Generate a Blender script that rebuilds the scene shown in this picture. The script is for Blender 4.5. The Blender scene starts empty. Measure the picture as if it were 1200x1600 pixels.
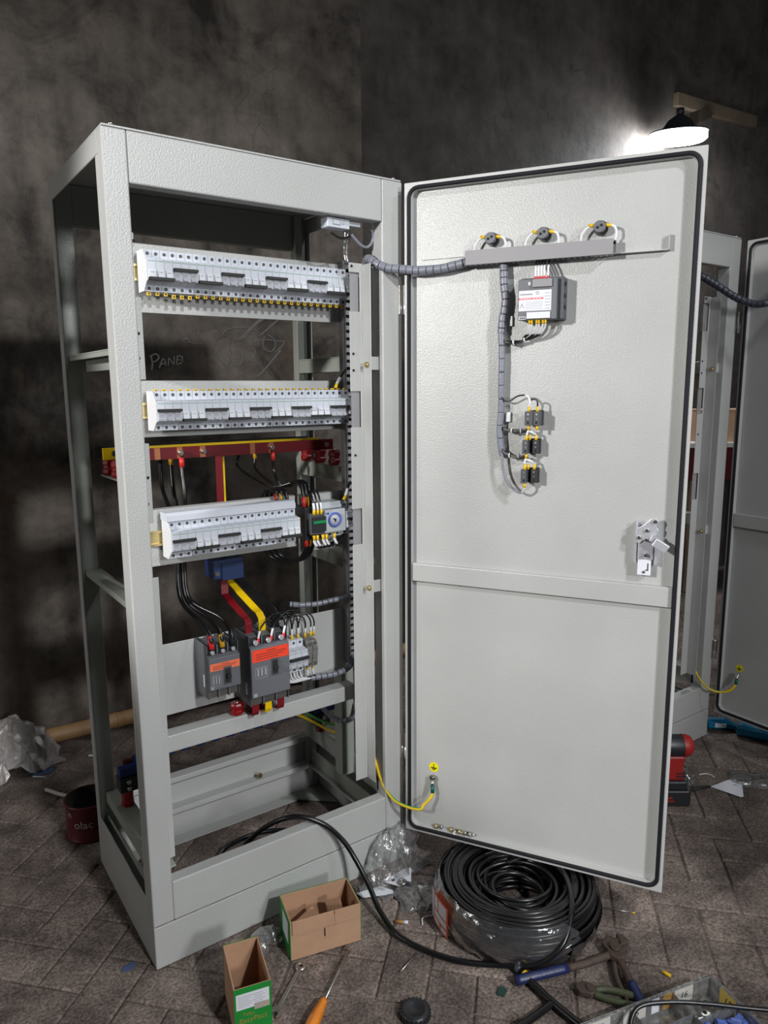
import bpy, bmesh, math, random
from mathutils import Vector, Matrix, noise
random.seed(7)
S = bpy.context.scene
COL = S.collection

# ------------------------------------------------------------------ camera
CAM = Vector((-0.4129, -1.4961, 1.3007))
F_PX, YAW, PITCH, ROLL = 1140.08, 0.6134, -0.1678, -0.0071
fw = Vector((math.sin(YAW)*math.cos(PITCH), math.cos(YAW)*math.cos(PITCH), math.sin(PITCH)))
r0 = Vector((math.cos(YAW), -math.sin(YAW), 0)); u0 = r0.cross(fw)
RT = math.cos(ROLL)*r0 + math.sin(ROLL)*u0
UP = -math.sin(ROLL)*r0 + math.cos(ROLL)*u0
cd = bpy.data.cameras.new('camera'); cam = bpy.data.objects.new('camera', cd); COL.objects.link(cam)
m = Matrix.Identity(4)
for i in range(3):
    m[i][0], m[i][1], m[i][2], m[i][3] = RT[i], UP[i], -fw[i], CAM[i]
cam.matrix_world = m
cd.sensor_fit = 'VERTICAL'; cd.sensor_height = 24.0; cd.lens = 24.0*F_PX/1600.0
cd.clip_start = 0.05; cd.clip_end = 60
S.camera = cam
def project(P):
    d = Vector(P) - CAM; z = d.dot(fw)
    if z < 0.05: return (-9999, -9999)
    return (600 + F_PX*d.dot(RT)/z, 800 - F_PX*d.dot(UP)/z)

# ------------------------------------------------------------------ world, lights, exposure
w = bpy.data.worlds.new('world'); S.world = w; w.use_nodes = True
w.node_tree.nodes['Background'].inputs[0].default_value = (0.80, 0.90, 1.0, 1)
w.node_tree.nodes['Background'].inputs[1].default_value = 0.025
def area(name, loc, target, size, power, col):
    l = bpy.data.lights.new(name, 'AREA'); l.shape = 'DISK'; l.size = size; l.energy = power; l.color = col
    o = bpy.data.objects.new(name, l); COL.objects.link(o); o.location = loc
    o.rotation_euler = (Vector(target)-Vector(loc)).to_track_quat('-Z', 'Y').to_euler()
    return o
def spot(name, loc, target, watts, radius, deg, blend, col):
    l = bpy.data.lights.new(name, 'SPOT'); l.energy = watts; l.shadow_soft_size = radius; l.spot_size = math.radians(deg); l.spot_blend = blend; l.color = col
    o = bpy.data.objects.new(name, l); COL.objects.link(o); o.location = loc
    o.rotation_euler = (Vector(target)-Vector(loc)).to_track_quat('-Z', 'Y').to_euler()
spot('workshop_lamp_front', (0.46, -4.5, 3.6), (0.36, 0.0, 1.15), 560, 0.13, 39, 0.45, (0.98, 0.99, 1.0))
spot('work_light_side', (-2.3, -0.50, 2.0), (0.85, -0.38, 1.15), 355, 0.08, 37, 0.40, (1.0, 0.98, 0.96))
area('front_fill', (0.40, -4.2, 1.95), (0.4, 0, 1.1), 0.5, 62, (0.98, 0.99, 1.0))  # added soft fill, no known source; lightens the undersides of the breakers
area('left_fill', (-3.0, 0.75, 1.3), (0.0, 0.5, 1.0), 0.30, 15, (1.0, 0.985, 0.95))  # added fill, no known source; lightens the cabinet's left-hand faces
area('ceiling_lamp_right', (1.45, -1.7, 3.3), (2.0, -0.2, 0.8), 0.30, 15, (0.95, 0.98, 1.0))
S.view_settings.view_transform = 'Standard'; S.view_settings.look = 'None'
S.view_settings.exposure = -0.08; S.view_settings.gamma = 1.0; S.view_settings.use_curve_mapping = False

# ------------------------------------------------------------------ helpers
def lin(c):
    c = c/255.0
    return c/12.92 if c <= 0.04045 else ((c+0.055)/1.055)**2.4
def rgb(r, g, b): return (lin(r), lin(g), lin(b), 1.0)
MATS = {}
def mat(name, color, rough=0.5, metal=0.0, spec=0.5, bump=None, vary=None, coat=0.0, trans=0.0):
    """bump=(scale, strength, detail)  vary=(scale, amount)"""
    M = bpy.data.materials.new(name); M.use_nodes = True; nt = M.node_tree; b = nt.nodes['Principled BSDF']
    b.inputs['Base Color'].default_value = color; b.inputs['Roughness'].default_value = rough
    b.inputs['Metallic'].default_value = metal; b.inputs['Specular IOR Level'].default_value = spec
    b.inputs['Coat Weight'].default_value = coat
    if trans: b.inputs['Transmission Weight'].default_value = trans
    if bump or vary:
        tc = nt.nodes.new('ShaderNodeTexCoord')
    if bump:
        n = nt.nodes.new('ShaderNodeTexNoise'); n.inputs['Scale'].default_value = bump[0]; n.inputs['Detail'].default_value = bump[2]
        bp = nt.nodes.new('ShaderNodeBump'); bp.inputs['Strength'].default_value = bump[1]; bp.inputs['Distance'].default_value = 0.002
        nt.links.new(tc.outputs['Object'], n.inputs['Vector']); nt.links.new(n.outputs['Fac'], bp.inputs['Height'])
        nt.links.new(bp.outputs['Normal'], b.inputs['Normal'])
    if vary:
        n2 = nt.nodes.new('ShaderNodeTexNoise'); n2.inputs['Scale'].default_value = vary[0]; n2.inputs['Detail'].default_value = 6
        mx = nt.nodes.new('ShaderNodeMix'); mx.data_type = 'RGBA'
        k = 1-vary[1]; mx.inputs[6].default_value = (color[0]*k, color[1]*k, color[2]*k, 1)
        k = 1+vary[1]; mx.inputs[7].default_value = (min(1, color[0]*k), min(1, color[1]*k), min(1, color[2]*k), 1)
        nt.links.new(tc.outputs['Object'], n2.inputs['Vector']); nt.links.new(n2.outputs['Fac'], mx.inputs[0])
        nt.links.new(mx.outputs[2], b.inputs['Base Color'])
    MATS[name] = M
    return M
def film(name, tint=(0.9, 0.92, 0.95, 1), clear=0.62, rough=0.12, gloss=0.5, bscale=60, bstr=0.7):
    M = bpy.data.materials.new(name); M.use_nodes = True; nt = M.node_tree
    for n in list(nt.nodes):
        if n.type != 'OUTPUT_MATERIAL': nt.nodes.remove(n)
    out = nt.nodes['Material Output']
    t = nt.nodes.new('ShaderNodeBsdfTransparent'); d = nt.nodes.new('ShaderNodeBsdfDiffuse'); g = nt.nodes.new('ShaderNodeBsdfGlossy')
    d.inputs[0].default_value = tint; g.inputs[0].default_value = (1, 1, 1, 1); g.inputs['Roughness'].default_value = rough
    tc = nt.nodes.new('ShaderNodeTexCoord'); n = nt.nodes.new('ShaderNodeTexNoise'); n.inputs['Scale'].default_value = bscale; n.inputs['Detail'].default_value = 5
    bp = nt.nodes.new('ShaderNodeBump'); bp.inputs['Strength'].default_value = bstr; bp.inputs['Distance'].default_value = 0.006
    nt.links.new(tc.outputs['Object'], n.inputs['Vector']); nt.links.new(n.outputs['Fac'], bp.inputs['Height']); nt.links.new(bp.outputs[0], g.inputs['Normal'])
    m1 = nt.nodes.new('ShaderNodeMixShader'); m1.inputs[0].default_value = 1-clear
    nt.links.new(t.outputs[0], m1.inputs[1]); nt.links.new(d.outputs[0], m1.inputs[2])
    fr = nt.nodes.new('ShaderNodeFresnel'); fr.inputs[0].default_value = 1.5; nt.links.new(bp.outputs[0], fr.inputs['Normal'])
    mu = nt.nodes.new('ShaderNodeMath'); mu.operation = 'MULTIPLY_ADD'; mu.inputs[1].default_value = gloss*2; mu.inputs[2].default_value = gloss*0.08
    nt.links.new(fr.outputs[0], mu.inputs[0])
    m2 = nt.nodes.new('ShaderNodeMixShader'); nt.links.new(mu.outputs[0], m2.inputs[0])
    nt.links.new(m1.outputs[0], m2.inputs[1]); nt.links.new(g.outputs[0], m2.inputs[2]); nt.links.new(m2.outputs[0], out.inputs[0])
    MATS[name] = M
    return M

class MB:
    def __init__(s): s.v = []; s.f = []; s.m = []; s.smooth = []
    def add(s, vs, fs, mi=0, sm=False):
        b = len(s.v); s.v += [tuple(v) for v in vs]
        for f in fs: s.f.append([b+i for i in f]); s.m.append(mi); s.smooth.append(sm)
        return s
    def box(s, x0, x1, y0, y1, z0, z1, mi=0):
        vs = [(x0,y0,z0),(x1,y0,z0),(x1,y1,z0),(x0,y1,z0),(x0,y0,z1),(x1,y0,z1),(x1,y1,z1),(x0,y1,z1)]
        return s.add(vs, [(0,3,2,1),(4,5,6,7),(0,1,5,4),(1,2,6,5),(2,3,7,6),(3,0,4,7)], mi)
    def obox(s, c, ax, ay, az, hx, hy, hz, mi=0):
        c = Vector(c); ax = Vector(ax).normalized(); ay = Vector(ay).normalized(); az = Vector(az).normalized()
        vs = []
        for k in (-1, 1):
            for (i, j) in ((-1,-1),(1,-1),(1,1),(-1,1)): vs.append(c + ax*hx*i + ay*hy*j + az*hz*k)
        return s.add(vs, [(0,3,2,1),(4,5,6,7),(0,1,5,4),(1,2,6,5),(2,3,7,6),(3,0,4,7)], mi)
    def prism(s, pts, a, b, axis='x', mi=0, sm=False):
        """polygon extruded; pts are the other two coords in cyclic order"""
        n = len(pts); vs = []
        for t in (a, b):
            for p in pts:
                vs.append((t, p[0], p[1]) if axis == 'x' else (p[0], t, p[1]) if axis == 'y' else (p[0], p[1], t))
        fs = [tuple(range(n-1, -1, -1)), tuple(range(n, 2*n))]
        fs += [(i, (i+1) % n, n+(i+1) % n, n+i) for i in range(n)]
        return s.add(vs, fs, mi, sm)
    def cyl(s, p0, p1, r0_, r1_=None, n=14, mi=0, cap=True):
        p0 = Vector(p0); p1 = Vector(p1); r1_ = r0_ if r1_ is None else r1_
        d = (p1-p0).normalized(); a = d.orthogonal().normalized(); b = d.cross(a)
        vs = []
        for p, r in ((p0, r0_), (p1, r1_)):
            for i in range(n):
                t = 2*math.pi*i/n; vs.append(p + a*r*math.cos(t) + b*r*math.sin(t))
        bs = len(s.v); s.add(vs, [(i, (i+1) % n, n+(i+1) % n, n+i) for i in range(n)], mi, True)
        if cap:
            for f in (list(range(n-1, -1, -1)), list(range(n, 2*n))):
                s.f.append([bs+i for i in f]); s.m.append(mi); s.smooth.append(False)
        return s
    def tube(s, pts, r, n=8, sub=6, mi=0, closed=False, radf=None, flat=1.0):
        P = smooth_path(pts, sub, closed); N = len(P); rings = []
        prev = None
        for i in range(N):
            if closed: t = P[(i+1) % N]-P[i-1]
            else: t = P[min(i+1, N-1)]-P[max(i-1, 0)]
            if t.length < 1e-9: t = Vector((0, 0, 1))
            t.normalize()
            if prev is None: a = t.orthogonal().normalized()
            else:
                a = prev - t*prev.dot(t)
                a = a.normalized() if a.length > 1e-6 else t.orthogonal().normalized()
            prev = a; b = t.cross(a); rr = r*(radf(i/(N-1)) if radf else 1)
            rings.append([P[i] + a*rr*math.cos(2*math.pi*k/n) + b*rr*flat*math.sin(2*math.pi*k/n) for k in range(n)])
        vs = [v for R in rings for v in R]; fs = []
        for i in range(N if closed else N-1):
            j = (i+1) % N
            for k in range(n): fs.append((i*n+k, i*n+(k+1) % n, j*n+(k+1) % n, j*n+k))
        bs = len(s.v); s.add(vs, fs, mi, True)
        if not closed:
            s.f.append([bs+k for k in range(n-1, -1, -1)]); s.m.append(mi); s.smooth.append(False)
            s.f.append([bs+(N-1)*n+k for k in range(n)]); s.m.append(mi); s.smooth.append(False)
        return s
    def lathe(s, prof, c=(0,0,0), n=24, mi=0, sm=True):
        vs = []; c = Vector(c)
        for (r, z) in prof:
            for i in range(n): t = 2*math.pi*i/n; vs.append(c+Vector((r*math.cos(t), r*math.sin(t), z)))
        fs = []
        for j in range(len(prof)-1):
            for i in range(n): fs.append((j*n+i, j*n+(i+1) % n, (j+1)*n+(i+1) % n, (j+1)*n+i))
        return s.add(vs, fs, mi, sm)
    def mesh(s, name, mats):
        me = bpy.data.meshes.new(name); me.from_pydata(s.v, [], s.f); me.update()
        for mm in (mats if isinstance(mats, (list, tuple)) else [mats]): me.materials.append(MATS[mm])
        for p, mi, sm in zip(me.polygons, s.m, s.smooth): p.material_index = mi; p.use_smooth = sm
        return me
    def build(s, name, mats, parent=None, bevel=0.0, seg=2, loc=None, rz=None):
        o = bpy.data.objects.new(name, s.mesh(name, mats)); COL.objects.link(o); o.parent = parent
        if loc is not None: o.location = loc
        if rz is not None: o.rotation_euler = (0, 0, rz)
        if bevel:
            bv = o.modifiers.new('bevel', 'BEVEL'); bv.width = bevel; bv.segments = seg; bv.limit_method = 'ANGLE'; bv.angle_limit = 0.6
        return o
def smooth_path(pts, sub=6, closed=False):
    P = [Vector(p) for p in pts]
    if sub <= 1 or len(P) < 3: return P
    out = []; n = len(P)
    for i in range(n if closed else n-1):
        p1 = P[i]; p2 = P[(i+1) % n]
        p0 = P[i-1] if (closed or i > 0) else p1*2-p2
        p3 = P[(i+2) % n] if (closed or i+2 < n) else p2*2-p1
        for k in range(sub):
            t = k/sub
            out.append(0.5*((2*p1)+(p2-p0)*t+(2*p0-5*p1+4*p2-p3)*t*t+(3*p1-p0-3*p2+p3)*t*t*t))
    if not closed: out.append(P[-1])
    return out
def tag(o, label, cat, group=None):
    o['label'] = label; o['category'] = cat
    if group: o['group'] = group
    return o
def thing(name, label, cat, loc=(0,0,0), rz=0, group=None):
    o = bpy.data.objects.new(name, None); COL.objects.link(o); o.location = loc; o.rotation_euler = (0, 0, rz)
    o.empty_display_size = 0.05
    return tag(o, label, cat, group)
def struct(o): o['kind'] = 'structure'; return o
def put(name, me, parent, loc=(0,0,0), rot=None):
    o = bpy.data.objects.new(name, me); COL.objects.link(o); o.parent = parent; o.location = loc
    if rot: o.rotation_euler = rot
    return o
_txt = {}
def text_mesh(txt, size, mname, align='CENTER', extrude=0.0, shear=0.0):
    key = (txt, size, mname, align, extrude)
    if key in _txt: return _txt[key]
    cu = bpy.data.curves.new('lettering', 'FONT'); cu.body = txt; cu.size = size; cu.align_x = align; cu.align_y = 'CENTER'
    cu.resolution_u = 2; cu.extrude = extrude; cu.shear = shear
    ob = bpy.data.objects.new('lettering', cu); COL.objects.link(ob)
    dg = bpy.context.evaluated_depsgraph_get(); dg.update()
    me = bpy.data.meshes.new_from_object(ob.evaluated_get(dg))
    bpy.data.objects.remove(ob); me.materials.clear(); me.materials.append(MATS[mname]); _txt[key] = me
    return me
def crumple(v, amp, freq, seed):
    n = noise.noise_vector(Vector(v)*freq + Vector((seed, seed*1.7, -seed)))
    n2 = noise.noise_vector(Vector(v)*freq*2.7 + Vector((-seed, seed, seed*2)))
    return Vector(v) + n*amp + n2*amp*0.45

# ------------------------------------------------------------------ materials
def paint_material(name, color):
    M = mat(name, color, rough=0.34, spec=0.5)
    nt = M.node_tree; b = nt.nodes['Principled BSDF']
    tc = nt.nodes.new('ShaderNodeTexCoord')
    v = nt.nodes.new('ShaderNodeTexNoise'); v.inputs['Scale'].default_value = 285; v.inputs['Detail'].default_value = 3.0
    bp = nt.nodes.new('ShaderNodeBump'); bp.inputs['Strength'].default_value = 0.60; bp.inputs['Distance'].default_value = 0.0012
    nt.links.new(tc.outputs['Object'], v.inputs['Vector']); nt.links.new(v.outputs['Fac'], bp.inputs['Height'])
    nt.links.new(bp.outputs[0], b.inputs['Normal'])
    n = nt.nodes.new('ShaderNodeTexNoise'); n.inputs['Scale'].default_value = 4; n.inputs['Detail'].default_value = 8
    cr = nt.nodes.new('ShaderNodeMapRange'); cr.inputs[1].default_value = 0.3; cr.inputs[2].default_value = 0.75; cr.inputs[3].default_value = 0.93; cr.inputs[4].default_value = 1.05
    mx = nt.nodes.new('ShaderNodeMix'); mx.data_type = 'RGBA'; mx.blend_type = 'MULTIPLY'; mx.inputs[0].default_value = 1; mx.inputs[6].default_value = color
    nt.links.new(tc.outputs['Object'], n.inputs['Vector']); nt.links.new(n.outputs['Fac'], cr.inputs[0]); nt.links.new(cr.outputs[0], mx.inputs[7])
    nt.links.new(mx.outputs[2], b.inputs['Base Color'])
    return M
paint_material('cabinet_paint', (0.435, 0.442, 0.432, 1))
paint_material('shaded_interior_paint', (0.29, 0.31, 0.275, 1))  # cabinet paint darkened: the interior's shade is put into this colour
mat('white_plastic', (0.56, 0.59, 0.65, 1), 0.45, vary=(40, 0.04))
mat('clear_plastic_grey', (0.45, 0.46, 0.50, 1), 0.2)
mat('toggle_white', (0.66, 0.68, 0.72, 1), 0.3)
mat('black_plastic', (0.018, 0.019, 0.022, 1), 0.42, bump=(300, 0.1, 2))
mat('dark_grey_plastic', (0.062, 0.066, 0.074, 1), 0.5, bump=(400, 0.15, 2))
mat('mid_grey_plastic', (0.115, 0.12, 0.135, 1), 0.5, bump=(400, 0.15, 2))
mat('duct_grey', (0.26, 0.255, 0.265, 1), 0.55, bump=(200, 0.1, 2), vary=(15, 0.06))
mat('slot_dark', (0.006, 0.006, 0.006, 1), 0.8)
mat('wrap_grey', (0.20, 0.21, 0.25, 1), 0.35, bump=(150, 0.2, 2))
mat('wrap_dark', (0.045, 0.05, 0.07, 1), 0.35, bump=(150, 0.2, 2))
mat('cable_black', (0.006, 0.006, 0.007, 1), 0.30, bump=(90, 0.1, 2))
mat('yellow_plastic', (0.72, 0.46, 0.01, 1), 0.4, bump=(300, 0.1, 2))
mat('amber_plastic', (0.55, 0.30, 0.02, 1), 0.4, bump=(300, 0.1, 2))
mat('red_plastic', (0.62, 0.025, 0.03, 1), 0.4, bump=(300, 0.1, 2))
mat('busbar_red', (0.18, 0.003, 0.009, 1), 0.4, vary=(20, 0.15))
mat('busbar_yellow', (0.75, 0.50, 0.0, 1), 0.4, vary=(20, 0.08))
mat('insulator_red', (0.24, 0.004, 0.008, 1), 0.3, bump=(60, 0.2, 2))
mat('copper', (0.52, 0.21, 0.10, 1), 0.4, metal=0.8, vary=(80, 0.3))
mat('zinc', (0.62, 0.60, 0.56, 1), 0.28, metal=1.0, vary=(60, 0.2))
mat('zinc_yellow', (0.58, 0.47, 0.22, 1), 0.3, metal=0.9, vary=(60, 0.25))
mat('chrome', (0.62, 0.63, 0.68, 1), 0.36, metal=0.55, bump=(250, 0.1, 2))
mat('worn_steel', (0.42, 0.40, 0.38, 1), 0.35, metal=0.9, bump=(120, 0.3, 3), vary=(40, 0.3))
mat('rusty_iron', (0.075, 0.052, 0.042, 1), 0.7, metal=0.3, bump=(120, 0.8, 4), vary=(50, 0.5))
mat('gasket_rubber', (0.010, 0.010, 0.014, 1), 0.62, spec=0.25, bump=(200, 0.1, 2))
mat('ct_blue', (0.008, 0.028, 0.10, 1), 0.5, bump=(200, 0.2, 2))
mat('support_blue', (0.008, 0.03, 0.14, 1), 0.45, bump=(200, 0.2, 2))
mat('orange_label', (0.80, 0.055, 0.02, 1), 0.5, vary=(30, 0.05))
mat('salmon_label', (0.80, 0.17, 0.08, 1), 0.5, vary=(30, 0.05))
mat('label_print', (0.25, 0.03, 0.015, 1), 0.6, vary=(200, 0.2))
mat('grey_print', (0.28, 0.29, 0.31, 1), 0.6, vary=(200, 0.2))
mat('green_print', (0.03, 0.28, 0.13, 1), 0.6, vary=(200, 0.1))
mat('green_plastic', (0.005, 0.22, 0.06, 1), 0.4, vary=(60, 0.1))
mat('heatshrink_green', (0.0, 0.09, 0.075, 1), 0.4, bump=(200, 0.2, 2))
mat('wire_green', (0.05, 0.26, 0.05, 1), 0.4, vary=(60, 0.1))
mat('wire_white', (0.70, 0.71, 0.73, 1), 0.45, vary=(300, 0.25))
mat('paper_white', (0.70, 0.71, 0.77, 1), 0.7, bump=(60, 0.2, 3), vary=(12, 0.05))
mat('sticker_yellow', (0.82, 0.72, 0.0, 1), 0.45, vary=(50, 0.05))
mat('ink_black', (0.012, 0.012, 0.012, 1), 0.6, vary=(100, 0.2))
mat('danger_red', (0.70, 0.14, 0.15, 1), 0.55, vary=(80, 0.1))
mat('dial_blue', (0.02, 0.07, 0.42, 1), 0.4, vary=(60, 0.1))
mat('dial_face', (0.55, 0.58, 0.62, 1), 0.4, vary=(60, 0.05))
mat('timer_grey', (0.46, 0.49, 0.52, 1), 0.35, vary=(60, 0.05))
def cardboard(name, col):
    M = mat(name, col, rough=0.8, spec=0.2, bump=(120, 0.3, 3), vary=(14, 0.13)); return M
cardboard('cardboard', (0.47, 0.29, 0.185, 1)); cardboard('cardboard_inner', (0.44, 0.265, 0.165, 1))
mat('box_green', (0.012, 0.24, 0.035, 1), 0.45, vary=(25, 0.12))
mat('gold_print', (0.33, 0.24, 0.05, 1), 0.4, vary=(100, 0.1))
mat('tape_beige', (0.42, 0.36, 0.30, 1), 0.4, vary=(40, 0.1))
mat('grip_orange', (0.75, 0.22, 0.005, 1), 0.15, coat=0.5, vary=(60, 0.2))
mat('grip_blue', (0.012, 0.02, 0.085, 1), 0.4, bump=(150, 0.3, 2))
mat('grip_green', (0.055, 0.065, 0.03, 1), 0.6, bump=(150, 0.3, 2), vary=(40, 0.4))
mat('drill_red', (0.29, 0.014, 0.012, 1), 0.45, bump=(200, 0.2, 2))
mat('pack_blue', (0.0, 0.17, 0.32, 1), 0.35, bump=(30, 0.4, 3), vary=(25, 0.12))
mat('can_red', (0.09, 0.006, 0.008, 1), 0.4, vary=(18, 0.25))
mat('can_inside', (0.018, 0.015, 0.014, 1), 0.7, vary=(30, 0.4))
mat('can_print', (0.42, 0.36, 0.34, 1), 0.5, vary=(90, 0.2))
mat('bamboo', (0.32, 0.19, 0.085, 1), 0.6, bump=(40, 0.4, 4), vary=(9, 0.3))
mat('timber', (0.12, 0.09, 0.06, 1), 0.75, bump=(60, 0.4, 4), vary=(14, 0.3))
mat('chalk', (0.36, 0.355, 0.35, 1), 0.95, vary=(130, 0.45))
mat('chalk_faint', (0.19, 0.185, 0.178, 1), 0.95, vary=(130, 0.45))
mat('terminal_blue', (0.10, 0.17, 0.52, 1), 0.35, bump=(100, 0.3, 2), vary=(60, 0.3))
mat('tape_yellow', (0.60, 0.44, 0.10, 1), 0.6, vary=(40, 0.1))
mat('tape_ochre', (0.45, 0.26, 0.07, 1), 0.6, vary=(40, 0.1))
mat('tape_white', (0.55, 0.53, 0.49, 1), 0.6, vary=(40, 0.1))
mat('tip_cream', (0.60, 0.55, 0.42, 1), 0.6, vary=(60, 0.1))
mat('butt_tan', (0.48, 0.24, 0.06, 1), 0.7, vary=(120, 0.2))
mat('chip_green', (0.02, 0.06, 0.045, 1), 0.4, vary=(60, 0.2))
mat('bag_red', (0.35, 0.01, 0.015, 1), 0.5, vary=(30, 0.1))
mat('label_orange', (0.78, 0.13, 0.05, 1), 0.45, vary=(30, 0.05))
mat('powder_blue', (0.055, 0.08, 0.17, 1), 0.95, vary=(40, 0.5))
film('plastic_film', (0.75, 0.77, 0.80, 1), 0.90, 0.09, 0.9, 40, 0.9)
film('plastic_milky', (0.62, 0.58, 0.56, 1), 0.42, 0.16, 0.45)
film('stretch_film', (0.70, 0.72, 0.75, 1), 0.945, 0.14, 1.2, 26, 1.0)
film('clear_box', (0.72, 0.72, 0.70, 1), 0.82, 0.06, 0.5)

def plaster(name, dark, light, seed, warm):
    M = bpy.data.materials.new(name); M.use_nodes = True; nt = M.node_tree; b = nt.nodes['Principled BSDF']
    b.inputs['Roughness'].default_value = 0.75; b.inputs['Specular IOR Level'].default_value = 0.3
    N = nt.nodes.new; L = nt.links.new
    tc = N('ShaderNodeTexCoord'); mp = N('ShaderNodeMapping'); mp.inputs['Location'].default_value = (seed, 0, seed*2)
    L(tc.outputs['Object'], mp.inputs['Vector'])
    def nz(scale, detail, rough=0.6, dist=0.0, sc=None):
        n = N('ShaderNodeTexNoise'); n.inputs['Scale'].default_value = scale; n.inputs['Detail'].default_value = detail
        n.inputs['Roughness'].default_value = rough; n.inputs['Distortion'].default_value = dist
        if sc:
            m2 = N('ShaderNodeMapping'); m2.inputs['Scale'].default_value = sc; L(mp.outputs[0], m2.inputs[0]); L(m2.outputs[0], n.inputs['Vector'])
        else: L(mp.outputs[0], n.inputs['Vector'])
        return n
    big = nz(1.6, 9, 0.62, 0.6); mid = nz(7, 8, 0.65, 0.3); fine = nz(45, 6, 0.7); streak = nz(3.0, 6, 0.6, 0.2, (3.2, 1, 0.5))
    cr = N('ShaderNodeValToRGB'); cr.color_ramp.elements[0].position = 0.40; cr.color_ramp.elements[1].position = 0.63
    cr.color_ramp.elements[0].color = (*dark, 1); cr.color_ramp.elements[1].color = (*light, 1)
    a = N('ShaderNodeMath'); a.operation = 'MULTIPLY_ADD'; a.inputs[1].default_value = 0.42; L(big.outputs['Fac'], a.inputs[0])
    a2 = N('ShaderNodeMath'); a2.operation = 'MULTIPLY_ADD'; a2.inputs[1].default_value = 0.40; L(mid.outputs['Fac'], a2.inputs[0])
    a3 = N('ShaderNodeMath'); a3.operation = 'MULTIPLY'; a3.inputs[1].default_value = 0.2; L(streak.outputs['Fac'], a3.inputs[0])
    L(a3.outputs[0], a2.inputs[2]); L(a2.outputs[0], a.inputs[2]); L(a.outputs[0], cr.inputs[0])
    # black grime patches
    g = nz(3.3, 10, 0.7, 1.0); gr = N('ShaderNodeMapRange'); gr.inputs[1].default_value = 0.56; gr.inputs[2].default_value = 0.70; gr.inputs[3].default_value = 0; gr.inputs[4].default_value = 0.75
    L(g.outputs['Fac'], gr.inputs[0])
    mx = N('ShaderNodeMix'); mx.data_type = 'RGBA'; mx.inputs[7].default_value = (dark[0]*0.45, dark[1]*0.45, dark[2]*0.46, 1); L(gr.outputs[0], mx.inputs[0]); L(cr.outputs[0], mx.inputs[6])
    # warm rusty stains
    h = nz(2.1, 8, 0.65, 0.8, (1, 1, 0.6)); hr = N('ShaderNodeMapRange'); hr.inputs[1].default_value = 0.57; hr.inputs[2].default_value = 0.75; hr.inputs[4].default_value = warm
    L(h.outputs['Fac'], hr.inputs[0])
    mx2 = N('ShaderNodeMix'); mx2.data_type = 'RGBA'; mx2.inputs[7].default_value = (light[0]*0.95, light[1]*0.70, light[2]*0.55, 1); L(hr.outputs[0], mx2.inputs[0]); L(mx.outputs[2], mx2.inputs[6])
    # craze cracks
    vo = N('ShaderNodeTexVoronoi'); vo.feature = 'DISTANCE_TO_EDGE'; vo.inputs['Scale'].default_value = 13
    dm = N('ShaderNodeMix'); dm.data_type = 'VECTOR'; dm.inputs[0].default_value = 0.09; L(mp.outputs[0], dm.inputs[4]); L(mid.outputs['Color'], dm.inputs[5]); L(dm.outputs[1], vo.inputs['Vector'])
    vr = N('ShaderNodeMapRange'); vr.inputs[1].default_value = 0.0; vr.inputs[2].default_value = 0.03; vr.inputs[3].default_value = 1; vr.inputs[4].default_value = 0
    L(vo.outputs['Distance'], vr.inputs[0])
    ck = N('ShaderNodeMapRange'); ck.inputs[1].default_value = 0.52; ck.inputs[2].default_value = 0.66; L(big.outputs['Fac'], ck.inputs[0])
    cm = N('ShaderNodeMath'); cm.operation = 'MULTIPLY'; L(vr.outputs[0], cm.inputs[0]); L(ck.outputs[0], cm.inputs[1])
    c3 = N('ShaderNodeMath'); c3.operation = 'MULTIPLY'; c3.inputs[1].default_value = 0.45; L(cm.outputs[0], c3.inputs[0])
    mx3 = N('ShaderNodeMix'); mx3.data_type = 'RGBA'; mx3.inputs[7].default_value = (dark[0]*0.3, dark[1]*0.3, dark[2]*0.3, 1); L(c3.outputs[0], mx3.inputs[0]); L(mx2.outputs[2], mx3.inputs[6])
    L(mx3.outputs[2], b.inputs['Base Color'])
    hs = N('ShaderNodeMath'); hs.operation = 'MULTIPLY_ADD'; hs.inputs[1].default_value = 0.5; L(fine.outputs['Fac'], hs.inputs[0]); L(mid.outputs['Fac'], hs.inputs[2])
    bp = N('ShaderNodeBump'); bp.inputs['Strength'].default_value = 0.45; bp.inputs['Distance'].default_value = 0.012; L(hs.outputs[0], bp.inputs['Height']); L(bp.outputs[0], b.inputs['Normal'])
    MATS[name] = M
plaster('plaster_worn', (0.026, 0.022, 0.019), (0.20, 0.170, 0.143), 3.1, 0.6)
plaster('plaster_smooth', (0.034, 0.030, 0.027), (0.112, 0.098, 0.088), 8.3, 0.15)

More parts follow.
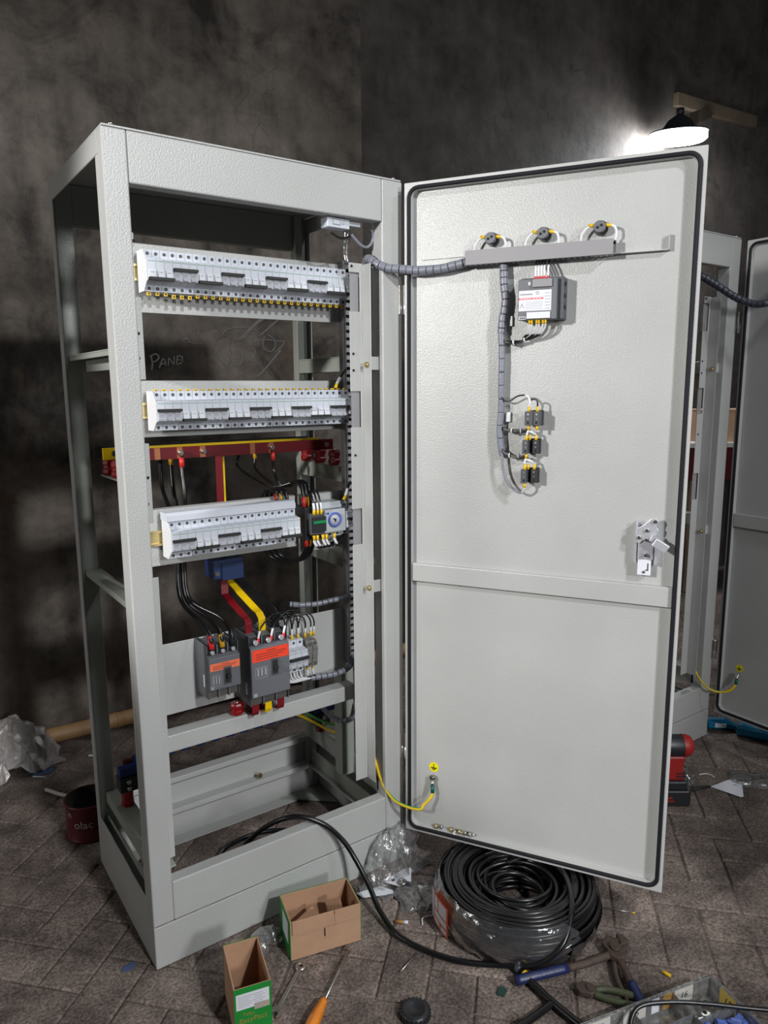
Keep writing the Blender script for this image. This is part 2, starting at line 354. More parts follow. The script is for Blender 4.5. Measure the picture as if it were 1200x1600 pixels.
def stone(name, base, loc):
    M = bpy.data.materials.new(name); M.use_nodes = True; nt = M.node_tree; b = nt.nodes['Principled BSDF']
    b.inputs['Roughness'].default_value = 0.85; b.inputs['Specular IOR Level'].default_value = 0.25
    N = nt.nodes.new; L = nt.links.new
    ge = N('ShaderNodeNewGeometry'); oi = N('ShaderNodeObjectInfo')
    n1 = N('ShaderNodeTexNoise'); n1.inputs['Scale'].default_value = 9; n1.inputs['Detail'].default_value = 9; n1.inputs['Roughness'].default_value = 0.65
    n2 = N('ShaderNodeTexNoise'); n2.inputs['Scale'].default_value = 160; n2.inputs['Detail'].default_value = 4
    n3 = N('ShaderNodeTexNoise'); n3.inputs['Scale'].default_value = 2.2; n3.inputs['Detail'].default_value = 6
    for n in (n1, n2, n3): L(ge.outputs['Position'], n.inputs['Vector'])
    cr = N('ShaderNodeValToRGB'); cr.color_ramp.elements[0].position = 0.33; cr.color_ramp.elements[1].position = 0.70
    cr.color_ramp.elements[0].color = (base[0]*0.5, base[1]*0.48, base[2]*0.48, 1); cr.color_ramp.elements[1].color = (base[0]*1.25, base[1]*1.23, base[2]*1.2, 1)
    L(n1.outputs['Fac'], cr.inputs[0])
    sp = N('ShaderNodeMapRange'); sp.inputs[1].default_value = 0.35; sp.inputs[2].default_value = 0.72; sp.inputs[3].default_value = 0.55; sp.inputs[4].default_value = 1.45; L(n2.outputs['Fac'], sp.inputs[0])
    m1 = N('ShaderNodeMix'); m1.data_type = 'RGBA'; m1.blend_type = 'MULTIPLY'; m1.inputs[0].default_value = 1; L(cr.outputs[0], m1.inputs[6]); L(sp.outputs[0], m1.inputs[7])
    rr = N('ShaderNodeMapRange'); rr.inputs[3].default_value = 0.88; rr.inputs[4].default_value = 1.1; L(oi.outputs['Random'], rr.inputs[0])
    m2 = N('ShaderNodeMix'); m2.data_type = 'RGBA'; m2.blend_type = 'MULTIPLY'; m2.inputs[0].default_value = 1; L(m1.outputs[2], m2.inputs[6]); L(rr.outputs[0], m2.inputs[7])
    gr = N('ShaderNodeMapRange'); gr.inputs[1].default_value = 0.38; gr.inputs[2].default_value = 0.62; gr.inputs[3].default_value = 0.62; gr.inputs[4].default_value = 1.1; L(n3.outputs['Fac'], gr.inputs[0])
    m3 = N('ShaderNodeMix'); m3.data_type = 'RGBA'; m3.blend_type = 'MULTIPLY'; m3.inputs[0].default_value = 1; L(m2.outputs[2], m3.inputs[6]); L(gr.outputs[0], m3.inputs[7])
    L(m3.outputs[2], b.inputs['Base Color'])
    bp = N('ShaderNodeBump'); bp.inputs['Strength'].default_value = 0.6; bp.inputs['Distance'].default_value = 0.004; L(n2.outputs['Fac'], bp.inputs['Height'])
    bp2 = N('ShaderNodeBump'); bp2.inputs['Strength'].default_value = 0.5; bp2.inputs['Distance'].default_value = 0.01; L(n1.outputs['Fac'], bp2.inputs['Height']); L(bp.outputs[0], bp2.inputs['Normal'])
    L(bp2.outputs[0], b.inputs['Normal'])
    MATS[name] = M
stone('paver_stone', (0.24, 0.197, 0.175), 0)
stone('joint_dirt', (0.15, 0.118, 0.102), 0)

# ------------------------------------------------------------------ setting: walls and floor
WALL_Y = 1.335
SPLIT = 1.475
wb = struct(MB().box(-5.0, SPLIT, WALL_Y, WALL_Y+0.15, -0.05, 4.6).build('wall_back', 'plaster_worn'))
struct(MB().box(SPLIT, 8.0, WALL_Y+0.012, WALL_Y+0.15, -0.05, 4.6).build('wall_back_right', 'plaster_smooth'))
floor = struct(MB().box(-5.0, 8.0, -6.0, WALL_Y+0.1, -0.08, -0.0055).build('floor', 'joint_dirt'))
def paver_mesh(lx, ly, seed):
    rd = random.Random(seed); g = 0.0016; c = 0.0045; h = 0.0
    x0, x1, y0, y1 = g, lx-g, g, ly-g
    def q(i): return rd.uniform(-0.0016, 0.0016)
    top = [(x0+c, y0+c), (x1-c, y0+c), (x1-c, y1-c), (x0+c, y1-c)]; bot = [(x0, y0), (x1, y0), (x1, y1), (x0, y1)]
    vs = [(a+q(0), b+q(0), -0.0005+rd.uniform(-0.0012, 0.0004)) for a, b in top] + [(a+q(0), b+q(0), -0.0045) for a, b in bot] + [(a, b, -0.03) for a, b in bot]
    fs = [(0, 1, 2, 3)] + [(i+4, (i+1) % 4+4, (i+1) % 4, i) for i in range(4)] + [(i+8, (i+1) % 4+8, (i+1) % 4+4, i+4) for i in range(4)]
    return MB().add(vs, fs)
PW = 0.1065
pm_h = [paver_mesh(2*PW, PW, k).mesh('paver', 'paver_stone') for k in range(6)]
pm_v = [paver_mesh(PW, 2*PW, 20+k).mesh('paver', 'paver_stone') for k in range(6)]
ANG = math.radians(43.5); ca, sa = math.cos(ANG), math.sin(ANG)
OX, OY = 1.0280, -0.7440
cells = []
for i in range(-60, 60):
    for j in range(-60, 60):
        k = (i-j) % 4
        if k not in (0, 3): continue
        u, v = i*PW, j*PW
        cu, cv = (u+PW, v+PW/2) if k == 0 else (u+PW/2, v+PW)
        X, Y = OX+cu*ca-cv*sa, OY+cu*sa+cv*ca
        if Y > WALL_Y-0.02 or X < -3 or X > 6 or Y < -3: continue
        px, py = project((X, Y, 0))
        d = (Vector((X, Y, 0))-CAM).length
        inview = -70 < px < 1270 and 900 < py < 1680
        cells.append((0 if inview else 1, d, k, OX+u*ca-v*sa, OY+u*sa+v*ca, X, Y))
cells.sort()
rest = MB(); npv = 0
for (iv, d, k, x, y, X, Y) in cells:
    hid = (0.08 < X < 0.62 and 0.02 < Y < 0.05)
    if iv == 0 and npv < 296 and not hid:
        me = random.choice(pm_h if k == 0 else pm_v)
        o = put('paver', me, floor, (x, y, random.uniform(-0.0015, 0.0))); o.rotation_euler = (random.uniform(-0.004, 0.004), random.uniform(-0.004, 0.004), ANG); npv += 1
    elif d < 4.6 and (iv == 0 or (Y > -1.6 and d < 3.6)):
        pm = paver_mesh(2*PW if k == 0 else PW, PW if k == 0 else 2*PW, npv*7+int(d*1000))
        rest.add([(x+a*ca-b*sa, y+a*sa+b*ca, c) for a, b, c in pm.v], pm.f)
if rest.v:
    o = rest.build('paver_field', 'paver_stone', floor); o['kind'] = 'stuff'
# chalk writing on the back wall
def chalk(pts, r=0.0035, m='chalk', sub=4):
    MB().tube([(x, WALL_Y-0.0004, z) for x, z in pts], r, 5, sub).build('chalk_mark', m, wb)
def WP(px, py):   # point on the wall seen at a photograph pixel (used only to place the writing)
    v = fw*F_PX + RT*(px-600) - UP*(py-800); t = (WALL_Y-CAM.y)/v.y; p = CAM+v*t
    return (p.x, p.z)
for st in ([(236, 556), (238, 568), (237, 578)], [(234, 557), (243, 553), (248, 558), (244, 564), (237, 566)],
           [(249, 575), (255, 560), (260, 572)], [(251, 569), (258, 568)], [(263, 571), (264, 559), (271, 570), (272, 557)],
           [(277, 557), (276, 569), (283, 567)], [(276, 563), (281, 562)], [(277, 557), (282, 556)], [(284, 556), (285, 566)]):
    chalk([WP(*p) for p in st], 0.0032, sub=3)
for st in ([(339, 553), (345, 563), (352, 569), (357, 560), (357, 549)], [(357, 548), (364, 568), (374, 570), (378, 558), (376, 545)],
           [(345, 526), (352, 517), (368, 512), (388, 513), (402, 518)], [(285, 532), (292, 529), (298, 536), (315, 537)],
           [(413, 526), (410, 536), (413, 546), (424, 549), (430, 540), (428, 530), (418, 523)], [(428, 552), (441, 540), (444, 532)],
           [(395, 535), (415, 531), (441, 534)], [(388, 566), (398, 550), (393, 545)]):
    chalk([WP(*p) for p in st], 0.0028, 'chalk_faint')
for st in ([(372, 533), (392, 511), (413, 493)], [(376, 533), (399, 508), (419, 494)], [(404, 526), (425, 508), (443, 492)], [(400, 591), (418, 572), (438, 547)], [(385, 520), (408, 498), (416, 492)]):
    chalk([WP(*p) for p in st], 0.0042, 'chalk_faint')

# ------------------------------------------------------------------ the cabinets
W, H, D, HP = 0.70, 1.793, 0.48, 0.106
def rrect(x0, x1, z0, z1, r, n=6):
    pts = []
    for cx, cz, a0 in ((x1-r, z1-r, 0), (x0+r, z1-r, 90), (x0+r, z0+r, 180), (x1-r, z0+r, 270)):
        for k in range(n+1):
            t = math.radians(a0+90*k/n); pts.append((cx+r*math.cos(t), cz+r*math.sin(t)))
    return pts
DW, DZ0, DZ1 = 0.6593, 0.1085, 1.7783
def make_cabinet(loc, rz, door_deg, label, detailed, hinge=(0.6861, -0.0286)):
    T = thing('electrical_cabinet', label, 'cabinet', loc, rz, 'electrical cabinets')
    P = 'cabinet_paint'; I = 'shaded_interior_paint'; B = 0.0022
    def part(name, *boxes, m=P, bev=B, par=T):
        mb = MB()
        for b in boxes: mb.box(*b)
        return mb.build(name, m, par, bev)
    rd = 0.033
    # front frame (posts and rails folded back 33 mm)
    part('front_post', (0, 0.047, 0, rd, HP, H-0.004), bev=0.003)
    part('front_post', (0.64, W, 0, rd+0.012, HP, H-0.004), bev=0.003)
    part('front_top_rail', (0.047, 0.64, 0, rd, 1.693, H-0.004), bev=0.003)
    part('front_bottom_rail', (0.047, 0.64, 0, rd, HP, 0.203), bev=0.003)
    # roof
    part('roof_panel', (0.002, W-0.002, 0.002, D, H-0.003, H+0.001), bev=0.001)
    for x, y in ((0.021, 0.008), (0.68, 0.01), (0.03, D-0.02), (0.67, D-0.02)):
        MB().cyl((x, y, H+0.001), (x, y, H+0.006), 0.005, n=6).build('roof_bolt', 'zinc', T)
    # side frames
    for s in (0, 1):
        x0, x1 = (0, 0.004) if s == 0 else (W-0.004, W)
        part('side_top_rail', (x0, x1, rd, D, 1.747, H-0.004))
        part('side_bottom_rail', (x0, x1, rd, D, HP, 0.150))
        part('side_flange', (x0, x1, rd, 0.052, 0.150, 1.747))
        part('side_flange', (x0, x1, 0.448, D, 0.150, 1.747))
        # horizontal stiles between front and rear posts
        xi0, xi1 = (0.012, 0.052) if s == 0 else (0.648, 0.688)
        zl = 0.010 if s == 0 else 0.036
        part('side_stile', (xi0, xi1, 0.02, 0.45, 1.382, 1.386), (xi0, xi0+0.003, 0.02, 0.45, 1.382-zl, 1.382), (xi1-0.003, xi1, 0.02, 0.45, 1.346, 1.382), m=I)
        part('side_stile', (xi0, xi1, 0.02, 0.45, 0.838, 0.842), (xi0, xi0+0.003, 0.02, 0.45, 0.838-zl, 0.838), (xi1-0.003, xi1, 0.02, 0.45, 0.800, 0.838), m=I)
        if s: part('side_stile', (xi0, xi1, 0.20, 0.45, 1.084, 1.088), (xi0, xi0+0.003, 0.20, 0.45, 1.046, 1.084), (xi1-0.003, xi1, 0.20, 0.45, 1.046, 1.084), m=I)
        else: part('busbar_bracket', (0.066, 0.102, 0.240, 0.455, 1.084, 1.088), m=I)
        if s == 0: part('base_rail', (0.020, 0.070, 0.034, 0.45, 0.214, 0.218), (0.020, 0.023, 0.034, 0.45, 0.190, 0.214), m=I)
        else: part('base_rail', (0.640, 0.690, 0.034, 0.45, 0.254, 0.258), (0.640, 0.643, 0.034, 0.45, 0.205, 0.254), m=I)
        part('base_lip', *([(0.02, 0.024, 0.034, 0.45, HP, 0.150), (0.02, 0.045, 0.034, 0.45, HP-0.004, HP)] if s == 0 else [(0.655, 0.659, 0.05, 0.45, HP, 0.155), (0.640, 0.659, 0.05, 0.45, HP-0.004, HP)]), m=I)
        # plinth side
        part('plinth_side', (x0, x1, 0.003, D, 0.0, HP-0.0015))
    # rear frame
    part('rear_post', (0.0045, 0.045, 0.452, D-0.0005, HP+0.0005, H-0.0045), m=I)
    part('rear_post', (0.645, 0.668, 0.440, 0.470, HP, H-0.004), (0.668, W-0.0045, 0.466, 0.478, HP, H-0.004), m=I)
    part('rear_top_rail', (0.045, 0.645, 0.455, D, 1.695, H-0.004), m=I)
    part('rear_bottom_rail', (0.045, 0.645, 0.436, 0.470, 0.2005, 0.2035), (0.045, 0.645, 0.436, 0.4385, 0.188, 0.2005), (0.045, 0.645, 0.466, 0.4695, HP, 0.2005), (0.045, 0.645, 0.432, 0.466, HP, HP+0.004), (0.045, 0.645, 0.432, 0.4345, HP-0.012, HP))
    part('plinth_back', (0.005, W-0.005, 0.466, D-0.001, 0.0, HP-0.002), (0.01, W-0.01, 0.425, 0.466, 0.0, 0.004))
    part('plinth_front', (0, W, 0, 0.004, 0.0, HP-0.0015))
    for (ax, ay, bx, by, cx, cy) in ((0.69, 0.46, 0.55, 0.46, 0.69, 0.34), (0.01, 0.46, 0.13, 0.46, 0.01, 0.34), (0.01, 0.006, 0.13, 0.006, 0.01, 0.12), (0.69, 0.006, 0.57, 0.006, 0.69, 0.12)):
        MB().prism([(ax, ay), (bx, by), (cx, cy)], 0.004, 0.008, 'z').build('corner_gusset', I, T)
    # inner cover frame: right-hand angle with notches beside the breaker rows
    yc = 0.045
    z = [0.252, 0.905, 0.998, 1.205, 1.294, 1.486, 1.578, 1.600]
    part('cover_frame', (0.604, 0.6125, yc, yc+0.002, 0.252, 1.600), (0.574, 0.604, yc, yc+0.002, z[0], z[1]), (0.574, 0.604, yc, yc+0.002, z[2], z[3]),
         (0.574, 0.604, yc, yc+0.002, z[4], z[5]), (0.574, 0.604, yc, yc+0.002, z[6], z[7]), (0.6105, 0.6125, 0.008, yc, 0.252, 1.597), bev=0.0008)
    part('cover_frame', (0.047, 0.058, yc, yc+0.002, 0.232, 1.605), (0.058, 0.072, yc, yc+0.002, 0.232, 0.900), (0.058, 0.069, yc, yc+0.002, 1.020, 1.190), (0.058, 0.071, yc, yc+0.002, 1.322, 1.487), (0.052, 0.063, yc, yc+0.002, 1.585, 1.612), bev=0.0008)
    for q in ((z[1], z[2]), (z[3], z[4]), (z[5], z[6])):
        part('notch_plate', (0.580, 0.6040, yc+0.006, yc+0.008, q[0]-0.003, q[1]+0.003), m='duct_grey', bev=0)
    for zz in (1.362, 0.795):
        part('frame_tab', (0.612, 0.642, 0.018, 0.021, zz-0.016, zz+0.016), bev=0.0006)
        MB().cyl((0.6100, 0.024, zz-0.004), (0.603, 0.024, zz-0.004), 0.0075, 0.006, 10).build('frame_bolt', 'zinc_yellow', T)
    for x, zz in ((0.061, 1.415), (0.0585, 1.365), (0.062, 1.118), (0.0585, 1.062), (0.581, 1.592), (0.583, 1.385), (0.583, 1.345), (0.585, 1.135), (0.062, 1.596)):
        MB().cyl((x, yc-0.0015, zz), (x, yc+0.001, zz), 0.0032, n=10).build('frame_screw', 'slot_dark', T)
    # hinges (pins between post and door)
    for zz in (1.515, 0.34):
        MB().box(W-0.012, W-0.003, -0.004, 0.0, zz-0.035, zz+0.035).box(W-0.004, W+0.010, -0.012, -0.002, zz-0.005, zz+0.035).build('hinge', 'zinc', T, 0.0008)
        MB().cyl((W+0.001, -0.010, zz-0.035), (W+0.001, -0.010, zz-0.002), 0.005, n=10).build('hinge_pin', 'chrome', T)
    # door: local x along the leaf, inner face towards -y, z up
    door_th = math.radians(door_deg)
    mb = MB(); inner = rrect(0.016, DW-0.016, DZ0+0.016, DZ1-0.016, 0.020); outer = rrect(0, DW, DZ0, DZ1, 0.0015)
    n = len(inner)
    vs = [(a, 0, c) for a, c in outer]+[(a, 0, c) for a, c in inner]+[(a, 0.018, c) for a, c in inner]+[(a, 0.022, c) for a, c in outer]
    fs = []
    for i in range(n):
        j = (i+1) % n
        fs += [(i, j, n+j, n+i), (n+i, n+j, 2*n+j, 2*n+i), (j, i, 3*n+i, 3*n+j)]
    fs += [tuple(range(2*n, 3*n)), tuple(range(4*n-1, 3*n-1, -1))]
    mb.add(vs, fs)
    d = mb.build('door', P, T); d.location = (hinge[0], hinge[1], 0); d.rotation_euler = (0, 0, door_th)
    g = MB().tube([(a, -0.0005, c) for a, c in rrect(0.0115, DW-0.0125, DZ0+0.0115, DZ1-0.0115, 0.024)], 0.0050, 8, 1, closed=True).build('gasket', 'gasket_rubber', d)
    part('door_stiffener', (0.017, DW-0.017, 0.004, 0.018, 0.810, 0.857), par=d)
    # earth stud and sticker on the door
    MB().cyl((0.0745, 0.018, 0.2965), (0.0745, 0.0174, 0.2965), 0.0135, n=24).build('earth_sticker', 'sticker_yellow', d)
    MB().box(0.0737, 0.0753, 0.0168, 0.0175, 0.296, 0.306).box(0.0665, 0.0825, 0.0168, 0.0175, 0.2935, 0.296).box(0.069, 0.080, 0.0168, 0.0175, 0.2905, 0.2925).box(0.072, 0.077, 0.0168, 0.0175, 0.288, 0.2895).build('earth_symbol', 'ink_black', d)
    MB().cyl((0.074, 0.018, 0.270), (0.074, 0.004, 0.270), 0.0055, n=8).cyl((0.074, 0.010, 0.270), (0.074, 0.006, 0.270), 0.009, n=6).build('earth_stud', 'zinc', d)
    # latch
    if detailed:
        MB().box(0.558, 0.606, 0.012, 0.018, 0.908, 1.002).box(0.558, 0.563, 0.000, 0.012, 0.908, 1.000).box(0.600, 0.606, 0.000, 0.012, 0.906, 0.985).build('latch_housing', 'chrome', d, 0.001)
        MB().box(0.565, 0.598, -0.004, 0.0, 0.918, 0.985).build('latch_plate', 'chrome', d, 0.0015)
        MB().box(0.566, 0.5945, -0.003, 0.008, 0.882, 0.921).build('lock_case', 'paper_white', d, 0.001)
        MB().box(0.587, 0.5895, -0.0036, -0.0028, 0.893, 0.910).box(0.583, 0.5895, -0.0036, -0.0028, 0.893, 0.8955).cyl((0.580, -0.003, 0.8895), (0.580, -0.005, 0.8895), 0.003, n=10).build('lock_mark', 'dark_grey_plastic', d)
        cam_pts = [(0.560, 0.958), (0.5585, 0.975), (0.5615, 0.990), (0.574, 0.996), (0.590, 1.012), (0.601, 1.015), (0.606, 1.008), (0.603, 0.994), (0.607, 0.988), (0.604, 0.978), (0.588, 0.958), (0.583, 0.964), (0.574, 0.962), (0.568, 0.955)]
        MB().prism(cam_pts, -0.009, -0.005, 'y').build('latch_cam', 'chrome', d, 0.0008)
        MB().obox((0.6135, -0.022, 0.956), (0.86, 0, -0.51), (0, 1, 0), (0.51, 0, 0.86), 0.017, 0.005, 0.010).obox((0.600, -0.014, 0.967), (0.6, 0.6, -0.51), (0, 1, 0), (0.51, 0, 0.86), 0.012, 0.003, 0.009).build('latch_knob', 'chrome', d, 0.0045, 3)
        for x, zz in ((0.583, 0.986), (0.583, 0.930), (0.583, 0.965), (0.599, 1.007), (0.567, 0.969)):
            MB().cyl((x, -0.004, zz), (x, -0.014, zz), 0.0048, 0.0038, 10).build('latch_screw', 'zinc', d)
    else:
        MB().box(0.558, 0.606, 0.0, 0.018, 0.89, 1.0).build('latch_housing', 'chrome', d, 0.002)
    return T, d
cab, door = make_cabinet((0, 0, 0), 0, math.degrees(-1.031), 'light grey steel electrical cabinet with its panelled door wide open in front', True)
cab2, door2 = make_cabinet((1.368, -0.085, 0), 0, -91.0, 'second grey electrical cabinet, half hidden behind the open door', False)
# mounting plates and cross beams belong to the first cabinet's frame
def plate(x0, x1, z0, z1, y=0.156, name='mounting_plate', m='cabinet_paint', lip=0.012):
    return MB().box(x0, x1, y, y+0.002, z0, z1).box(x0, x1, y-lip*0.0, y+0.016, z1-0.002, z1).box(x0, x1, y-0.003, y, z0, z0+0.006).build(name, m, cab, 0.0008)
plate(0.070, 0.627, 1.468, 1.614)
plate(0.070, 0.617, 1.196, 1.322)
plate(0.070, 0.470, 0.898, 1.031)
plate(0.482, 0.617, 0.880, 1.031)
MB().box(0.072, 0.622, 0.156, 0.158, 0.528, 0.706).build('mounting_plate', 'cabinet_paint', cab, 0.0008)
MB().box(0.050, 0.610, 0.100, 0.140, 0.460, 0.502).build('cross_beam', 'cabinet_paint', cab, 0.0025)
MB().box(0.058, 0.093, 0.1585, 0.198, 0.205, 1.640).build('inner_upright', 'shaded_interior_paint', cab, 0.001)  # unseen upright behind the plates, added to shade the left rear post
MB().box(0.601, 0.641, 0.158, 0.198, 0.205, 0.560).build('inner_upright', 'shaded_interior_paint', cab, 0.001)
MB().cyl((0.620, 0.158, 0.465), (0.620, 0.150, 0.465), 0.0085, n=6).build('frame_bolt', 'zinc_yellow', cab)
MB().cyl((0.47, 0.438, 0.125), (0.47, 0.430, 0.125), 0.008, n=6).build('frame_bolt', 'zinc_yellow', cab)
def din(x0, x1, z, label):
    t = thing('din_rail', label, 'mounting rail', (0, 0, 0), 0, 'DIN rails on the plates')
    MB().box(x0, x1, 0.150, 0.156, z-0.0135, z+0.0135).build('rail_web', 'zinc_yellow', t)
    MB().box(x0, x1, 0.143, 0.1445, z+0.0125, z+0.0175).box(x0, x1, 0.1445, 0.151, z+0.0125, z+0.0138).build('rail_flange', 'zinc_yellow', t)
    MB().box(x0, x1, 0.143, 0.1445, z-0.0175, z-0.0125).box(x0, x1, 0.1445, 0.151, z-0.0138, z-0.0125).build('rail_flange', 'zinc_yellow', t)
R1, R2, R3 = 1.5508, 1.2553, 0.9650
din(0.078, 0.615, R1, 'zinc mounting rail behind the top breaker row')
din(0.078, 0.615, R2, 'zinc mounting rail behind the middle breaker row')
din(0.078, 0.615, R3, 'zinc mounting rail behind the lower breaker row')

# ------------------------------------------------------------------ miniature circuit breakers
PO = 0.018
prof = [(0, 0.0212), (0, -0.0215), (0.010, -0.0235), (0.026, -0.0300), (0.026, -0.0428), (0.066, -0.0428), (0.066, 0.0428), (0.026, 0.0428), (0.026, 0.0240)]
_mc = {}
def mcb_meshes(n, up):
    k = (n, up)
    if k in _mc: return _mc[k]
    b = MB()
    for i in range(n):
        b.prism(prof[::-1], i*PO+0.0002, (i+1)*PO-0.0003, 'x')
    # window for the toggles: a recessed darker band
    body = b.mesh('body', 'white_plastic')
    bar = MB()
    if up: bar.box(0.0008, n*PO-0.0008, -0.0095, 0.0005, -0.0012, 0.0046)
    else: bar.box(0.0008, n*PO-0.0008, -0.0120, 0.0005, -0.0235, -0.0172)
    barm = bar.mesh('toggle_bar', 'ink_black')
    t = MB()
    if up:
        t.box(0.0022, 0.0158, -0.0022, 0.0005, -0.0190, -0.0012).box(0.004, 0.014, -0.0030, -0.0020, -0.0085, -0.0075, 1).box(0.004, 0.011, -0.0030, -0.0020, -0.0115, -0.0108, 1).box(0.0030, 0.0150, -0.0045, 0.0, -0.0205, -0.0165)
    else:
        t.prism([(0.0005, -0.0015), (-0.0030, -0.0025), (-0.0052, -0.0178), (0.0005, -0.0178)], 0.0024, 0.0156, 'x').box(0.0050, 0.0130, -0.0042, -0.0020, -0.0070, -0.0060, 1)
    tm = t.mesh('toggle', ['clear_plastic_grey' if up else 'toggle_white', 'grey_print'])
    _mc[k] = (body, barm, tm)
    return _mc[k]
scr = MB().cyl((0, 0.0262, 0), (0, 0.0252, 0), 0.0034, n=12).cyl((0, 0.0252, 0), (0, 0.0250, 0), 0.0018, n=8, mi=1).mesh('terminal_screw', ['ink_black', 'mid_grey_plastic'])
fer = MB().box(-0.0040, 0.0040, 0.0285, 0.0350, -0.0080, 0.0).cyl((0, 0.0284, -0.004), (0, 0.0280, -0.004), 0.002, n=8, mi=1).mesh('wire_ferrule', ['yellow_plastic', 'ink_black'])
logo = text_mesh('Schneider', 0.0040, 'green_print')
ORD = ['first', 'second', 'third', 'fourth', 'fifth', 'sixth', 'seventh', 'eighth', 'ninth', 'tenth']
def breaker(x, zc, n, up, label, group, ferr=None, long=(), y0=0.081):
    t = thing('circuit_breaker', label, 'circuit breaker', (x, y0, zc), 0, group)
    body, bar, tog = mcb_meshes(n, up)
    put('body', body, t); put('toggle_bar', bar, t)
    for i in range(n):
        put('toggle', tog, t, (i*PO, 0, 0))
        put('lettering', logo, t, (i*PO+0.0092, -0.0003, 0.0165), (math.pi/2, 0, 0))
        for zz in (0.0350, -0.0365): put('terminal_screw', scr, t, (i*PO+0.0092, 0, zz))
        if ferr == 'below':
            o = put('wire_ferrule', fer, t, (i*PO+0.0092, 0, -0.0425 - (0.004 if i in long else 0)))
        if ferr == 'above':
            o = put('wire_ferrule', fer, t, (i*PO+0.0092, 0, 0.0425+0.0045))
    return t
def row(x, zc, pat, where, ferr, grp):
    k = 0
    for n, up in pat:
        st = 'switches up' if up else 'switches down'
        kind = {1: 'single-pole', 3: 'three-pole'}[n]
        breaker(x, zc, n, up, 'white %s breaker, %s from left in the %s row, %s' % (kind, ORD[k], where, st), grp, ferr, (0, 1, 2) if (where == 'top' and k == 1) else ())
        x += n*PO; k += 1
U, Dn = True, False
row(0.0995, R1, [(3, Dn), (3, U), (3, Dn), (3, U), (3, Dn), (3, U), (3, Dn), (3, U), (3, Dn), (1, Dn)], 'top', 'below', 'breakers of the top row')
row(0.1020, R2, [(3, U), (3, Dn), (3, U), (3, Dn), (3, U), (3, Dn), (3, U), (3, Dn), (3, U), (1, Dn)], 'middle', 'above', 'breakers of the middle row')
row(0.1190, R3, [(3, U), (3, Dn), (3, U), (3, Dn), (3, U), (3, Dn)], 'lower', None, 'breakers of the lower row')
def endcap(x, zc, label, h=0.086):
    MBx = MB().prism([(0.004, -0.024), (0.024, -0.043), (0.060, -0.043), (0.060, 0.043), (0.024, 0.043), (0.004, 0.02)], x-0.0025, x-0.0004, 'x')
    o = MBx.build('end_stop', 'wire_white', None, loc=(0, 0.081, zc)); tag(o, label, 'end stop', 'end stops left of the breaker rows')
endcap(0.0995, R1, 'off-white end plate closing the left of the top breaker row')
endcap(0.1020, R2, 'off-white end plate closing the left of the middle breaker row')
endcap(0.1190, R3, 'off-white end plate closing the left of the lower breaker row')
o = MB().prism([(0.100, R3+0.0435), (0.100, R3+0.056), (0.108, R3+0.062), (0.142, R3+0.062), (0.142, R3+0.0435)], 0.115, 0.441, 'x').build('comb_busbar', 'white_plastic')
tag(o, 'pale comb busbar cover lying along the top of the lower breaker row', 'busbar cover')
breaker(0.5790, R3+0.002, 1, True, 'lone white single-pole breaker right of the round-dial timer', 'small breakers beside the timer')

# vertical slotted trunking
def slotted(name, x0, x1, y, z0, z1, label):
    t = thing(name, label, 'wiring duct', (0, 0, 0))
    mb = MB(); p = 0.0187; n = int((z1-z0)/p)
    mb.box(x0, x0+0.006, y, y+0.0015, z0, z1).box(x1-0.006, x1, y, y+0.0015, z0, z1)
    for i in range(n+1):
        a = z0+i*p; mb.box(x0+0.006, x1-0.006, y, y+0.0015, a, min(a+0.0105, z1))
    mb.build('slotted_face', 'duct_grey', t)
    MB().box(x0+0.001, x1-0.001, y+0.010, y+0.012, z0, z1).build('slot_shade', 'slot_dark', t)  # near-black sheet stands in for the shade inside the duct
    MB().box(x0, x0+0.0015, y+0.0015, y+0.024, z0, z1).build('duct_side', 'duct_grey', t)
    return t
t = slotted('wiring_duct', 0.6105, 0.6365, 0.130, 0.552, 1.618, 'tall grey slotted wiring duct standing right of the breaker rows')
MB().box(0.6365, 0.6395, 0.130, 0.170, 0.552, 1.618).box(0.6395, 0.678, 0.134, 0.136, 0.552, 1.618).build('duct_lid', 'duct_grey', t)

# ------------------------------------------------------------------ busbars on red insulators
def busbar(name, label, y, m, x0, x1, z0=1.133, z1=1.162):
    t = thing(name, label, 'busbar', (0, 0, 0), 0, 'horizontal main busbars')
    MB().box(x0, x1, y-0.0025, y+0.0025, z0, z1).build('bar', m, t, 0.0006)
    return t
BY = (0.270, 0.350, 0.430)
b_r = busbar('busbar', 'red main busbar running across behind the middle breakers', BY[0], 'busbar_red', 0.072, 0.655)
b_y = busbar('busbar', 'yellow main busbar just behind the red one', BY[1], 'busbar_yellow', 0.050, 0.655)
b_b = busbar('busbar', 'black main busbar rearmost behind the yellow one', BY[2], 'black_plastic', 0.050, 0.665)
for x in (0.1570, 0.2130, 0.2720, 0.4080, 0.4620):
    MB().box(x-0.007, x+0.007, BY[0]-0.0034, BY[0]-0.0024, 1.1335, 1.1615).build('bare_copper', 'copper', b_r)
for x in (0.2130, 0.2720, 0.4620, 0.6300):
    MB().cyl((x, BY[0]-0.003, 1.148), (x, BY[0]-0.011, 1.148), 0.007, n=6).cyl((x, BY[0]-0.010, 1.148), (x, BY[0]-0.016, 1.148), 0.0042, n=10).build('busbar_bolt', 'zinc', b_r)
MB().cyl((0.078, BY[1]-0.003, 1.148), (0.078, BY[1]-0.012, 1.148), 0.008, n=8).build('busbar_bolt', 'black_plastic', b_y)
